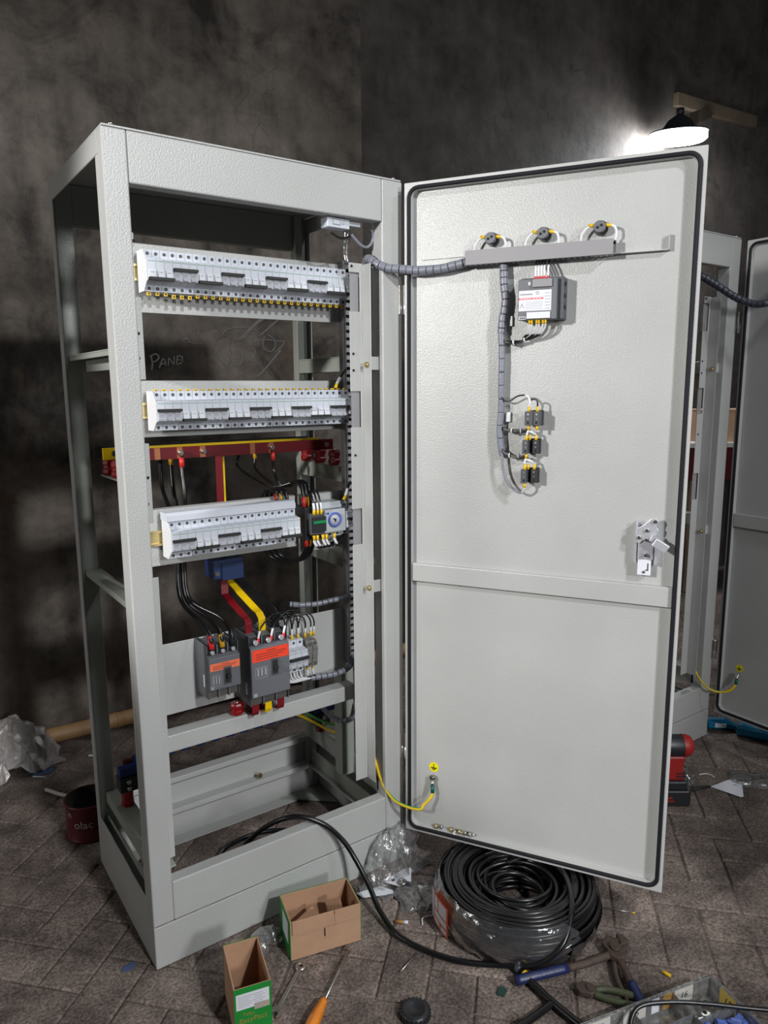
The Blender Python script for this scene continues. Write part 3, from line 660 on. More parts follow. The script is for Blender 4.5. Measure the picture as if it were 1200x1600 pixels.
def insulator(x, y, z0, z1, label, r=0.017, rz=0.3):
    t = thing('busbar_insulator', label, 'insulator', (x, y, z0), rz, 'red busbar insulators')
    h = z1-z0
    MB().lathe([(0, 0), (r*0.86, 0), (r, h*0.14), (r, h*0.34), (r*0.88, h*0.42), (r*0.88, h*0.58), (r, h*0.66), (r, h*0.86), (r*0.86, h), (0, h)], n=8, sm=False).build('insulator_body', 'insulator_red', t)
    MB().cyl((0, 0, h), (0, 0, h+0.003), 0.007, n=6).build('insulator_stud', 'zinc', t)
for i, y in enumerate(BY):
    insulator(0.660, y, 1.088, 1.130, 'red insulator under the right end of the %s main busbar' % ('red', 'yellow', 'black')[i])
    insulator(0.084, y, 1.088, 1.130, 'red insulator under the left end of the %s main busbar' % ('red', 'yellow', 'black')[i])
# vertical droppers through the current transformer to the big breaker
def flatbar(pts, wdir, wd, th, name, m, parent):
    """bar of width wd along wdir following pts in the plane normal to wdir"""
    mb = MB(); W_ = Vector(wdir).normalized(); P = [Vector(p) for p in pts]; n = len(P); A = []
    for i in range(n):
        t = (P[min(i+1, n-1)]-P[max(i-1, 0)]).normalized(); nn = t.cross(W_).normalized()
        A.append([P[i]+W_*wd/2+nn*th/2, P[i]-W_*wd/2+nn*th/2, P[i]-W_*wd/2-nn*th/2, P[i]+W_*wd/2-nn*th/2])
    vs = [v for a in A for v in a]; fs = [(0, 1, 2, 3), (4*n-1, 4*n-2, 4*n-3, 4*n-4)]
    for i in range(n-1):
        for k in range(4): fs.append((4*i+(k+1) % 4, 4*i+k, 4*i+4+k, 4*i+4+(k+1) % 4))
    return mb.add(vs, fs).build(name, m, parent, 0.0006)
drop = thing('busbar_dropper', 'red flat busbar dropping through the blue transformer to the large breaker', 'busbar', (0, 0, 0), 0, 'busbar droppers')
flatbar([(0.312, 0.2640, 1.136), (0.312, 0.2640, 0.800), (0.3100, 0.258, 0.772)], (1, 0, 0), 0.020, 0.004, 'bar', 'busbar_red', drop)
flatbar([(0.3100, 0.258, 0.772), (0.304, 0.110, 0.742), (0.302, 0.100, 0.735), (0.302, 0.099, 0.680)], (1, 0, 0), 0.018, 0.004, 'bent_bar', 'busbar_red', drop)
drop2 = thing('busbar_dropper', 'yellow flat busbar bending down to the middle pole of the large breaker', 'busbar', (0, 0, 0), 0, 'busbar droppers')
flatbar([(0.332, 0.300, 1.136), (0.332, 0.300, 0.840), (0.330, 0.298, 0.808)], (1, 0, 0), 0.020, 0.004, 'bar', 'busbar_yellow', drop2)
flatbar([(0.330, 0.298, 0.808), (0.3385, 0.116, 0.752), (0.3385, 0.102, 0.742), (0.3385, 0.099, 0.680)], (1, 0, 0), 0.019, 0.004, 'bent_bar', 'busbar_yellow', drop2)
drop3 = thing('busbar_dropper', 'black sleeved busbar bending down to the right pole of the large breaker', 'busbar', (0, 0, 0), 0, 'busbar droppers')
flatbar([(0.345, 0.335, 1.136), (0.345, 0.335, 0.850), (0.348, 0.330, 0.822)], (1, 0, 0), 0.020, 0.004, 'bar', 'cable_black', drop3)
flatbar([(0.348, 0.330, 0.822), (0.374, 0.122, 0.757), (0.376, 0.104, 0.745), (0.376, 0.099, 0.680)], (1, 0, 0), 0.020, 0.004, 'bent_bar', 'cable_black', drop3)
ct = thing('current_transformer', 'dark blue box-shaped current transformer clamped round the dropper bars', 'transformer', (0, 0, 0))
MB().box(0.270, 0.352, 0.226, 0.290, 0.822, 0.872).build('case', 'ct_blue', ct, 0.003)
MB().box(0.290, 0.350, 0.221, 0.2265, 0.818, 0.862).build('terminal_block', 'ct_blue', ct, 0.002)
MB().cyl((0.278, 0.226, 0.838), (0.278, 0.222, 0.838), 0.006, n=10).build('terminal_screw', 'zinc', ct)

# ------------------------------------------------------------------ moulded-case breakers
def mccb(x0, x1, z0, z1, yf, yb, label, lab_z, lab_m, big):
    t = thing('moulded_case_breaker', label, 'circuit breaker', (0, 0, 0), 0, 'moulded-case breakers')
    G = 'mid_grey_plastic'; wd = x1-x0; zs0 = z0+0.022; zs1 = z1-0.030
    MB().box(x0, x1, yf+0.018, yb, z0+0.004, z1-0.004).build('case', G, t, 0.0015)
    MB().prism([(yf, zs0+0.004), (yf+0.020, zs0-0.004), (yf+0.020, zs1+0.008), (yf, zs1)], x0+0.0005, x1-0.0005, 'x').build('front_cover', G, t, 0.001)
    for i in range(4):   # phase barriers between the terminals
        xx = x0+wd*i/3
        MB().box(max(x0+0.0004, xx-0.0016), min(x1-0.0004, xx+0.0016), yf+0.010, yb, zs1, z1).build('barrier', G, t)
        MB().box(max(x0+0.0004, xx-0.0016), min(x1-0.0004, xx+0.0016), yf+0.010, yb, z0, zs0).build('barrier', G, t)
    for i in range(3):
        xx = x0+wd*(i+0.5)/3
        MB().box(xx-wd*0.13, xx+wd*0.13, yf+0.016, yf+0.018, zs1+0.006, z1-0.005).cyl((xx, yf+0.017, z1-0.017), (xx, yf+0.006, z1-0.017), wd*0.06, n=10, mi=1).build('terminal', ['black_plastic', 'chrome'], t)
        MB().box(xx-wd*0.12, xx+wd*0.12, yf+0.014, yf+0.018, z0+0.002, zs0-0.006).build('terminal', 'zinc', t)
        MB().cyl((x0+wd*(i+0.0)/3+wd/6-wd/6+0.004, yf+0.012, zs1+0.010), (x0+wd*i/3+0.004, yf+0.0095, zs1+0.010), 0.0035, n=10).build('cover_hole', 'slot_dark', t)
    MB().box(x0+wd*0.03, x1-wd*0.02, yf-0.0006, yf+0.0005, lab_z[0], lab_z[1]).build('warning_label', lab_m, t)
    lh = lab_z[1]-lab_z[0]; mb = MB()
    for k, (a, b) in enumerate(((0.40, 0.64), (0.12, 0.90), (0.12, 0.84), (0.12, 0.70))):
        zz = lab_z[1]-lh*(0.18+0.2*k); mb.box(x0+wd*a, x0+wd*b, yf-0.0010, yf-0.0005, zz-lh*0.035, zz+lh*0.035)
    mb.build('label_print', 'label_print', t)
    hx = x0+wd*(0.60 if big else 0.58)
    zc = (zs0+zs1)/2+(0.010 if big else -0.006)
    MB().box(hx-0.010, hx+0.010, yf-0.0012, yf+0.0005, zc-0.022, zc+0.022).build('handle_escutcheon', 'dark_grey_plastic', t, 0.0006)
    h = MB().box(hx-0.0065, hx+0.0065, yf-0.003, yf-0.0008, zc-0.017, zc+0.017).prism([(yf-0.002, zc+0.006), (yf-0.013, zc+0.004), (yf-0.013, zc-0.003), (yf-0.002, zc-0.006)], hx-0.005, hx+0.005, 'x').build('handle', 'ink_black', t, 0.0006)
    px0, px1 = (x0+wd*0.10, x0+wd*0.42) if big else (x0+wd*0.06, x0+wd*0.36)
    fr = MB(); zz0, zz1 = zc-0.022, zc+0.006
    fr.box(px0, px1, yf-0.0006, yf, zz0, zz0+0.0008).box(px0, px1, yf-0.0006, yf, zz1-0.0008, zz1).box(px0, px0+0.0008, yf-0.0006, yf, zz0, zz1).box(px1-0.0008, px1, yf-0.0006, yf, zz0, zz1)
    for k in range(3): fr.box(px0+(px1-px0)*(0.15+0.3*k), px0+(px1-px0)*(0.28+0.3*k), yf-0.0006, yf, zz0+0.006, zz1-0.005)
    fr.box(px0+0.002, px1-0.004, yf-0.0006, yf, zz1-0.004, zz1-0.003)
    fr.build('rating_print', 'grey_print', t)
    MB().box(x0+wd*0.03, x0+wd*0.13, yf-0.0006, yf, zs0+0.006, zs0+0.015).build('test_label', 'grey_print', t)
    MB().box(x0-0.0006, x0, yf+0.030, yf+0.038, zs0+0.004, zs0+0.034).build('side_sticker', 'paper_white', t)
    return t
mccb(0.1835, 0.2620, 0.575, 0.708, 0.066, 0.156, 'smaller grey moulded-case breaker with an orange label, on the left', (0.648, 0.666), 'salmon_label', False)
mccb(0.2830, 0.3860, 0.536, 0.715, 0.050, 0.156, 'larger dark grey moulded-case breaker with a bright orange-red label', (0.652, 0.682), 'orange_label', True)
# control breaker and terminal blocks right of it
def ferrule_wires(pairs, label, name='control_wires', group='control wiring in the cabinet', r=0.0020, fm='yellow_plastic', wm='cable_black', sleeve=True, frl=0.013, parent=None):
    t = thing(name, label, 'wires', (0, 0, 0), 0, group)
    for pts, spec in pairs:
        m = spec.get('m', wm); rr = spec.get('r', r)
        MB().tube(pts, rr, 6, 5).build('wire', m, t)
        if spec.get('f', fm):
            a = Vector(pts[0]); b = Vector(pts[1]); d = (b-a).normalized(); L_ = spec.get('fl', frl)
            MB().cyl(a, a+d*L_, spec.get('fr', rr*2.0), spec.get('fr', rr*2.0)*0.85, 8).build('ferrule', spec.get('f', fm), t)
            if spec.get('s', sleeve):
                q = smooth_path(pts, 5); acc = []; ln = 0
                for i in range(len(q)-1):
                    ln += (q[i+1]-q[i]).length
                    if ln > L_ and ln < L_+spec.get('sl', 0.022): acc.append(q[i])
                if len(acc) > 2: MB().tube(acc, rr*1.5, 6, 1).build('marker_sleeve', 'wire_white', t)
    return t
breaker(0.3985, 0.6230, 3, True, 'white three-pole breaker right of the large moulded-case breaker', 'small breakers on the lower plate', None, (), 0.076)
ft = thing('fuse_holder', 'pair of clear plastic fuse terminals right of the lower white breaker', 'fuse holder', (0, 0, 0))
for i in range(2):
    x = 0.456+i*0.016
    MB().prism([(0.088, 0.590), (0.150, 0.586), (0.150, 0.664), (0.092, 0.660), (0.082, 0.640)], x, x+0.014, 'x').build('fuse_body', 'clear_box', ft)
    for zz in (0.60, 0.625, 0.65): MB().box(x+0.002, x+0.012, 0.094, 0.146, zz-0.006, zz+0.004).build('fuse_clip', 'worn_steel', ft)
    for zz in (0.600, 0.652): MB().cyl((x+0.007, 0.088, zz), (x+0.007, 0.082, zz), 0.004, n=8).build('terminal_screw', 'zinc', ft)
pairs = []
xs = [0.4075, 0.4255, 0.4435]
for i, x in enumerate(xs):
    pairs.append(([(x, 0.112, 0.664), (x, 0.110, 0.684), (x-0.001, 0.110, 0.708), (x-0.004, 0.114, 0.728), (x-0.016, 0.122, 0.733), (x-0.050, 0.128, 0.728)], {}))
    pairs.append(([(x+0.002, 0.118, 0.664), (x+0.004, 0.116, 0.684), (x+0.006, 0.116, 0.704), (x+0.012, 0.120, 0.720), (x-0.02, 0.13, 0.728)], {'f': None if i == 1 else 'yellow_plastic'}))
for x in (0.463, 0.479, 0.489):
    pairs.append(([(x, 0.110, 0.664), (x, 0.108, 0.680), (x+0.001, 0.108, 0.704), (x-0.008, 0.112, 0.722), (x-0.030, 0.118, 0.727), (x-0.060, 0.125, 0.726)], {}))
ferrule_wires(pairs, 'thin black control wires with white sleeves above the lower white breaker')
pairs = []
for i, x in enumerate([0.402, 0.411, 0.420, 0.429, 0.438, 0.447]):
    pairs.append(([(x, 0.112, 0.580), (x, 0.110, 0.568), (x+0.006, 0.108, 0.556), (x+0.030, 0.110, 0.548), (0.480, 0.115, 0.546), (0.500, 0.118, 0.547)], {'m': 'wire_white', 'f': None, 'r': 0.0022}))
pairs.append(([(0.466, 0.110, 0.588), (0.466, 0.106, 0.572), (0.468, 0.108, 0.556), (0.485, 0.115, 0.548)], {}))
pairs.append(([(0.482, 0.110, 0.588), (0.482, 0.106, 0.572), (0.486, 0.108, 0.556), (0.500, 0.115, 0.548)], {}))
ferrule_wires(pairs, 'white-sleeved control wires leaving below the lower white breaker')
# voltage tap wires at the large breaker's terminals
pairs = []
for i, x in enumerate((0.3035, 0.3385, 0.3720)):
    pairs.append(([(x+0.004, 0.062, 0.694), (x+0.007, 0.062, 0.712), (x+0.016, 0.066, 0.730), (x+0.035, 0.080, 0.738), (x+0.075, 0.110, 0.742), (0.450, 0.126, 0.735)], {'f': 'red_plastic', 'fr': 0.0042}))
ferrule_wires(pairs, 'thin black tap wires with red ferrules on the large breaker terminals')
# lower stubs under the large breaker
for x, mm, lb in ((0.3000, 'busbar_red', 'red'), (0.3345, 'busbar_yellow', 'yellow'), (0.3690, 'busbar_red', 'second red')):
    o = flatbar([(x, 0.072, 0.562), (x, 0.072, 0.516), (x, 0.076, 0.508), (x, 0.096, 0.504)], (1, 0, 0), 0.018, 0.004, 'busbar_stub', mm, None)
    tag(o, '%s busbar stub hanging under the large moulded-case breaker' % lb, 'busbar', 'busbar stubs')
for x, lb in ((0.270, 'left'), (0.312, 'middle'), (0.350, 'right')):
    insulator(x, 0.118, 0.5025, 0.532, '%s of three red insulators standing on the cross beam' % lb, 0.0175)

# ------------------------------------------------------------------ power cables inside the cabinet
def cable(pts, r, label, ends=(), group='black power cables in the cabinet', name='power_cable', m='cable_black', loc=(0, 0, 0)):
    t = thing(name, label, 'cable', loc, 0, group)
    MB().tube(pts, r, 8, 7).build('sheath', m, t)
    for (p, q, rr, mm) in ends: MB().cyl(p, q, rr, rr*0.9, 10).build('heat_shrink_sleeve', mm, t)
    return t
for i, (xb, yb_, cm) in enumerate(((0.206, 0.40, 'black_plastic'), (0.214, 0.34, 'amber_plastic'), (0.216, 0.268, 'red_plastic'))):
    xt = (0.196, 0.2225, 0.2490)[i]
    pts = [(xb, yb_, 1.140), (xb, yb_, 1.110), (xb-0.003, yb_-0.02, 1.04), (xb-0.012+i*0.004, 0.26, 0.95), (xb-0.030+i*0.004, 0.225, 0.86), (xb-0.032+i*0.006, 0.20, 0.79), (xt-0.006, 0.130, 0.755), (xt, 0.085, 0.730), (xt, 0.076, 0.697)]
    cable(pts, 0.0055, 'black power cable with %s sleeve from the busbars to the smaller breaker' % ('black', 'yellow', 'red')[i],
          [((xb, yb_-0.002, 1.136), (xb, yb_-0.002, 1.112), 0.0068, cm), ((xt, 0.076, 0.699), (xt, 0.084, 0.729), 0.0070, ('red_plastic', 'amber_plastic', 'black_plastic')[i])])
for i, (xb, yb_, cm) in enumerate(((0.425, 0.40, 'black_plastic'), (0.448, 0.34, 'amber_plastic'), (0.464, 0.264, 'red_plastic'))):
    xt = (0.494, 0.484, 0.474)[i]
    pts = [(xb, yb_, 1.140), (xb, yb_, 1.115), (xb-0.004, yb_-0.015, 1.085), (xb+0.010, 0.25, 1.052), (xb+0.025, 0.21, 1.050), (xt-0.006, 0.165, 1.066), (xt, 0.135, 1.060), (xt, 0.122, 1.040), (xt, 0.117, 1.010)]
    cable(pts, 0.0042, 'black cable with %s sleeve looping from the busbars to the contactor top' % ('black', 'yellow', 'red')[i],
          [((xb, yb_-0.002, 1.136), (xb, yb_-0.002, 1.114), 0.0058, cm), ((xt, 0.117, 1.006), (xt, 0.119, 1.030), 0.0056, ('black_plastic', 'amber_plastic', 'red_plastic')[i])])
for i in range(3):
    xt = (0.474, 0.484, 0.494)[i]; xl = (0.392, 0.406, 0.420)[i]
    cable([(xt, 0.110, 0.925), (xt, 0.112, 0.900), (xt-0.010, 0.130, 0.870), (xt-0.035, 0.160, 0.858), (xl+0.02, 0.185, 0.870), (xl, 0.190, 0.905), (xl, 0.188, 0.98), (xl-0.002, 0.186, 1.030), (xl+0.004, 0.170, 1.052), (xl+0.012, 0.140, 1.048), (xl+0.014, 0.128, 1.028)], 0.0042,
          'black cable looping from under the contactor up behind the lower breakers, %s' % ('red sleeve', 'yellow sleeve', 'black sleeve')[i],
          [((xt, 0.110, 0.928), (xt, 0.111, 0.904), 0.0058, ('red_plastic', 'amber_plastic', 'black_plastic')[i]), ((xl+0.0135, 0.130, 1.028), (xl+0.0125, 0.136, 1.042), 0.0056, ('red_plastic', 'yellow_plastic', 'black_plastic')[i])])

# ------------------------------------------------------------------ contactor and timer
cn = thing('contactor', 'black contactor with a green bar right of the lower breakers', 'contactor', (0, 0, 0))
MB().box(0.466, 0.5125, 0.098, 0.156, 0.922, 1.006).build('base', 'black_plastic', cn, 0.001)
MB().box(0.470, 0.5125, 0.078, 0.100, 0.938, 0.992).build('front_block', 'dark_grey_plastic', cn, 0.0015)
MB().box(0.474, 0.512, 0.0700, 0.0785, 0.946, 0.984).build('actuator_face', 'black_plastic', cn, 0.001)
MB().box(0.475, 0.511, 0.0685, 0.0702, 0.9675, 0.9745).build('green_bar', 'green_plastic', cn, 0.0005)
for i in range(3):
    for zz in (0.994, 0.934):
        MB().cyl((0.478+i*0.0125, 0.0978, zz), (0.478+i*0.0125, 0.0945, zz), 0.0042, n=10).build('terminal_screw', 'slot_dark', cn)
pairs = []
for i in range(3):
    x = 0.482+i*0.010
    pairs.append(([(x, 0.080, 0.989), (x, 0.079, 1.004), (x-0.001, 0.082, 1.022), (x+0.001, 0.092, 1.036), (x+0.006, 0.110, 1.044), (x+0.02, 0.140, 1.042)], {'fr': 0.0044, 'r': 0.0024}))
ferrule_wires(pairs, 'three white-sleeved control wires with yellow ferrules on top of the contactor')
pairs = []
for i, x in enumerate((0.480, 0.490, 0.506, 0.516, 0.540)):
    pairs.append(([(x, 0.080, 0.936), (x, 0.079, 0.922), (x+0.008, 0.080, 0.908), (x+0.022, 0.084, 0.901 if i < 4 else 0.910), (0.552, 0.100, 0.910), (0.600, 0.122, 0.918)], {'fr': 0.0044, 'r': 0.0024}))
ferrule_wires(pairs, 'white-sleeved wires curving out under the contactor and timer')
tm_ = thing('time_switch', 'grey analogue time switch with a blue ring dial', 'timer', (0, 0, 0))
MB().box(0.5145, 0.5775, 0.106, 0.154, 0.922, 1.013).build('base', 'timer_grey', tm_, 0.0015)
MB().box(0.5145, 0.5775, 0.0830, 0.107, 0.938, 0.996).build('dial_housing', 'timer_grey', tm_, 0.0015)
MB().prism([(0.106, 0.996), (0.098, 0.998), (0.098, 1.004), (0.106, 1.012)], 0.516, 0.574, 'x').build('terminal_shroud', 'timer_grey', tm_, 0.0005)
df = MB().lathe([(0, 0), (0.0150, 0), (0.0150, 0.001), (0, 0.001)], n=28).build('dial_face', 'dial_face', tm_); df.rotation_euler = (math.pi/2, 0, 0); df.location = (0.5440, 0.0828, 0.9700)
rg = MB().lathe([(0.0150, 0.0), (0.0150, 0.003), (0.0195, 0.003), (0.0195, 0.0)], n=32).build('dial_ring', 'dial_blue', tm_); rg.rotation_euler = (math.pi/2, 0, 0); rg.location = (0.5440, 0.0828, 0.9700)
MB().obox((0.5430, 0.0808, 0.9705), (0.7, 0, -0.7), (0, 1, 0), (0.7, 0, 0.7), 0.0055, 0.0008, 0.0015).obox((0.5455, 0.0808, 0.9690), (0.2, 0, 1), (0, 1, 0), (1, 0, -0.2), 0.0045, 0.0008, 0.0012).build('dial_hand', 'ink_black', tm_)
for k in range(24):
    a = 2*math.pi*k/24
    o = MB().obox((0.5440+0.0172*math.cos(a), 0.0796, 0.9700+0.0172*math.sin(a)), (math.cos(a), 0, math.sin(a)), (0, 1, 0), (-math.sin(a), 0, math.cos(a)), 0.0012, 0.0003, 0.0003).build('dial_tick', 'paper_white', tm_)
MB().box(0.5170, 0.5195, 0.0822, 0.0832, 0.985, 0.990).cyl((0.524, 0.0832, 0.988), (0.524, 0.080, 0.988), 0.0024, n=8).build('selector', 'dial_blue', tm_)
for i in range(6): MB().box(0.520+i*0.009, 0.524+i*0.009, 0.1055, 0.1062, 1.0055, 1.0095).build('terminal_slot', 'slot_dark', tm_)
for i in range(5): MB().box(0.519+i*0.011, 0.5235+i*0.011, 0.1050, 0.1062, 0.926, 0.931).build('terminal_slot', 'slot_dark', tm_)
pairs = [([(0.586, 0.105, 1.014), (0.592, 0.105, 1.024), (0.605, 0.112, 1.046), (0.622, 0.128, 1.057)], {'fr': 0.0052, 'r': 0.003, 'sl': 0.03})]
ferrule_wires(pairs, 'short white wire from the slotted duct to the breaker beside the timer')
pairs = [([(0.571, 0.113, 1.302), (0.576, 0.113, 1.312), (0.592, 0.118, 1.332), (0.614, 0.130, 1.348)], {'fr': 0.0050, 'r': 0.003, 'sl': 0.03})]
ferrule_wires(pairs, 'short white wire from the slotted duct to the middle breaker row')

# ------------------------------------------------------------------ spiral-wrapped harnesses
def harness(pts, r, label, name='cable_harness', m='wrap_grey', pitch=0.015, gap=0.0016, group='spiral-wrapped harnesses', frame=None):
    t = thing(name, label, 'cable harness', (0, 0, 0), 0, group)
    if frame: t.parent = None; t.matrix_world = frame
    MB().tube(pts, r*0.80, 8, 8).build('wire_core', 'cable_black', t)
    q = smooth_path(pts, 16); seg = []; ln = 0; cur = [q[0]]; mb = MB()
    for i in range(1, len(q)):
        ln += (q[i]-q[i-1]).length; cur.append(q[i])
        if ln >= pitch or i == len(q)-1:
            if len(cur) > 2:
                # shrink both ends a little so a dark gap shows between the turns
                d0 = (cur[1]-cur[0]).normalized(); d1 = (cur[-1]-cur[-2]).normalized()
                P = [cur[0]+d0*gap/2]+cur[1:-1]+[cur[-1]-d1*gap/2]
                tl = Vector((random.uniform(-1, 1), random.uniform(-1, 1), random.uniform(-1, 1)))*0.0004
                mb.tube([p+tl for p in P], r, 10, 1)
            cur = [q[i]]; ln = 0
    mb.build('spiral_wrap', m, t)
    return t
DOORM = Matrix.Translation((0.6861, -0.0286, 0)) @ Matrix.Rotation(-1.031, 4, 'Z')
def dp(a, z, off=0.0):   # point on the door: along the leaf, height, distance in front of the rim plane
    return DOORM @ Vector((a, -off, z))
harness([(0.640, 0.090, 1.575), (0.640, 0.070, 1.606), (0.628, 0.040, 1.612), (0.634, 0.012, 1.596), (0.652, -0.010, 1.586), (0.680, -0.045, 1.580), dp(0.045, 1.577, 0.010), dp(0.10, 1.578, 0.006), dp(0.158, 1.588, 0.004)], 0.0105,
        'grey spiral-wrapped harness crossing from the cabinet to the open door')
harness([dp(0.2435, 1.580, -0.002), dp(0.2450, 1.540, 0.000), dp(0.2500, 1.497, 0.0), dp(0.2440, 1.455, 0.0), dp(0.2415, 1.425, 0.0)], 0.0098, 'thick grey wrapped harness dropping from the door duct')
harness([dp(0.2415, 1.430, 0.0), dp(0.2440, 1.37, 0.0), dp(0.2440, 1.309, 0.0), dp(0.2445, 1.249, -0.002), dp(0.2420, 1.205, -0.002), dp(0.2440, 1.170, -0.002), dp(0.2490, 1.140, -0.003)], 0.0078, 'slimmer grey wrapped harness running down the door past the push buttons', pitch=0.030, gap=0.001)
harness([(0.625, 0.138, 0.743), (0.600, 0.128, 0.744), (0.560, 0.132, 0.741), (0.520, 0.140, 0.737), (0.480, 0.150, 0.738), (0.45, 0.165, 0.742)], 0.0072, 'grey wrapped harness entering the slotted duct above the lower breakers', m='wrap_grey')
harness([(0.625, 0.140, 0.575), (0.618, 0.118, 0.566), (0.590, 0.104, 0.552), (0.550, 0.104, 0.545), (0.510, 0.110, 0.545), (0.480, 0.116, 0.546)], 0.0078, 'grey wrapped harness curving from the duct end to the lower breakers')
harness([(0.645, 0.150, 0.420), (0.628, 0.128, 0.392), (0.600, 0.170, 0.372), (0.610, 0.26, 0.360), (0.620, 0.33, 0.375), (0.618, 0.36, 0.400)], 0.0070, 'pale wrapped harness hanging low behind the inner upright', m='wrap_grey')

# ------------------------------------------------------------------ devices on the door (built in door coordinates)
def door_thing(name, label, cat, group=None):
    t = thing(name, label, cat, (0, 0, 0), 0, group); t.matrix_world = DOORM
    return t
dd_ = door_thing('wiring_duct', 'grey slotted wiring duct fixed across the upper door', 'wiring duct')
MB().box(0.1590, 0.4855, -0.0215, -0.0195, 1.5785, 1.6105).box(0.1590, 0.4855, -0.0195, -0.013, 1.6090, 1.6105).box(0.1590, 0.4855, -0.0195, -0.013, 1.5785, 1.580).build('duct_lid', 'duct_grey', dd_, 0.0006)
mb = MB()
k = 0; x = 0.1600
while x < 0.484:
    mb.box(x, min(x+0.0085, 0.4850), -0.0195, 0.016, 1.5800, 1.5812); mb.box(x, min(x+0.0085, 0.4850), -0.0195, 0.016, 1.6078, 1.6090); x += 0.0125
mb.build('duct_fingers', 'duct_grey', dd_)
MB().box(0.1600, 0.4850, 0.0155, 0.0172, 1.580, 1.609).build('duct_back', 'duct_grey', dd_)
ds = door_thing('backing_strip', 'pale bare backing strip either side of the door duct', 'strip')
MB().box(0.040, 0.1585, 0.0150, 0.0176, 1.604, 1.6065).build('strip_edge', 'cabinet_paint', ds)
MB().box(0.4860, 0.5960, 0.0150, 0.0176, 1.5825, 1.6120).box(0.4860, 0.5960, 0.0030, 0.0150, 1.5825, 1.5840).box(0.5945, 0.5960, 0.0030, 0.0176, 1.5825, 1.6150).build('strip', 'cabinet_paint', ds)
for i, (a, z) in enumerate(((0.2142, 1.6355), (0.3331, 1.6361), (0.4546, 1.6386))):
    w3 = ('left', 'middle', 'right')[i]
    t = door_thing('indicator_lamp', '%s of three dark grey indicator lamp sockets atop the door duct' % w3, 'indicator lamp', 'indicator lamp sockets')
    MB().cyl((a, 0.0175, z), (a, 0.002, z), 0.0150, n=20).build('collar', 'black_plastic', t)
    MB().cyl((a, 0.002, z), (a, -0.014, z), 0.0125, n=18).build('socket', 'mid_grey_plastic', t, 0.001)
    for s_ in (-1, 1):
        MB().cyl((a+0.004*s_, -0.014, z+0.002*s_), (a+0.004*s_, -0.0155, z+0.002*s_), 0.0028, n=8).build('terminal_screw', 'slot_dark', t)
    t2 = door_thing('lamp_wires', 'white looped wires with yellow ferrules on the %s indicator lamp' % w3, 'wires', 'indicator lamp wires')
    for s_ in (-1, 1):
        MB().cyl((a+0.010*s_, -0.006, z+0.003), (a+0.024*s_, -0.005, z+0.003-0.002*s_), 0.0042, 0.0036, 8).build('ferrule', 'yellow_plastic', t2)
        if s_ < 0: pp = [(a-0.022, -0.005, z+0.002), (a-0.030, -0.004, z-0.002), (a-0.038, -0.004, z-0.014), (a-0.040, -0.002, 1.6085)]
        else: pp = [(a+0.020, -0.005, z+0.002), (a+0.030, -0.006, z-0.002), (a+0.034, -0.004, z-0.014), (a+0.032, -0.002, 1.6085)]
        MB().tube(pp, 0.0028, 7, 6).build('marker_sleeve', 'wire_white', t2)
        MB().tube([pp[-1], (pp[-1][0]-0.001*s_, -0.001, 1.602)], 0.003, 7, 1).build('wire', 'cable_black', t2)
pm_ = door_thing('power_meter', 'square grey power meter with white printed label on the door', 'power meter')
MB().box(0.2905, 0.3860, -0.022, 0.0175, 1.449, 1.540).build('case', 'dark_grey_plastic', pm_, 0.002)
MB().box(0.2875, 0.3730, -0.035, -0.021, 1.449, 1.5365).build('front_block', 'mid_grey_plastic', pm_, 0.0015)
MB().box(0.2895, 0.3615, -0.0358, -0.0348, 1.4680, 1.5120).build('label', 'paper_white', pm_)
MB().box(0.2895, 0.3440, -0.0362, -0.0356, 1.4925, 1.4965).build('danger_strip', 'danger_red', pm_)
mb = MB()
for k in range(7): mb.box(0.2935+k*0.0068, 0.2985+k*0.0068-(0.002 if k == 3 else 0), -0.0366, -0.0361, 1.4938, 1.4954)
mb.build('strip_print', 'paper_white', pm_)
mb = MB()
for k in range(5): mb.box(0.305, 0.343, -0.0361, -0.0356, 1.4715+k*0.0038, 1.4720+k*0.0038)
for k in range(6): mb.box(0.3475, 0.3595, -0.0361, -0.0356, 1.4720+k*0.0065, 1.4730+k*0.0065)
mb.box(0.292, 0.320, -0.0361, -0.0356, 1.5025, 1.5050)
mb.obox((0.2955, -0.0359, 1.4800), (0.5, 0, 0.8), (0, 1, 0), (-0.8, 0, 0.5), 0.006, 0.0003, 0.0005).obox((0.2985, -0.0359, 1.4790), (-0.6, 0, 0.7), (0, 1, 0), (0.7, 0, 0.6), 0.0055, 0.0003, 0.0005)
mb.build('label_print', 'grey_print', pm_)
lr = MB().lathe([(0.0028, 0), (0.0034, 0.0003), (0.0028, 0.0006)], n=16).build('label_ring', 'grey_print', pm_); lr.location = (0.331, -0.0360, 1.5060); lr.rotation_euler = (math.pi/2, 0, 0)
MB().box(0.3195, 0.3625, -0.0400, -0.0348, 1.5180, 1.5350).build('terminal_cover', 'duct_grey', pm_, 0.0008)
MB().box(0.3080, 0.3600, -0.0390, -0.0348, 1.4510, 1.4650).build('terminal_cover', 'paper_white', pm_, 0.0008)
MB().box(0.2900, 0.3060, -0.0375, -0.0348, 1.4495, 1.4560).build('connector', 'paper_white', pm_, 0.0005)
for k in range(3): MB().box(0.2925+k*0.0045, 0.2955+k*0.0045, -0.0379, -0.0370, 1.4510, 1.4545).build('connector_pin', 'slot_dark', pm_)
MB().box(0.3095, 0.3155, -0.0362, -0.0348, 1.5230, 1.5300).build('indicator_window', 'timer_grey', pm_)
for z in (1.525, 1.500, 1.475): MB().box(0.3860, 0.3885, -0.016, -0.004, z-0.004, z+0.004).build('side_clip', 'black_plastic', pm_)
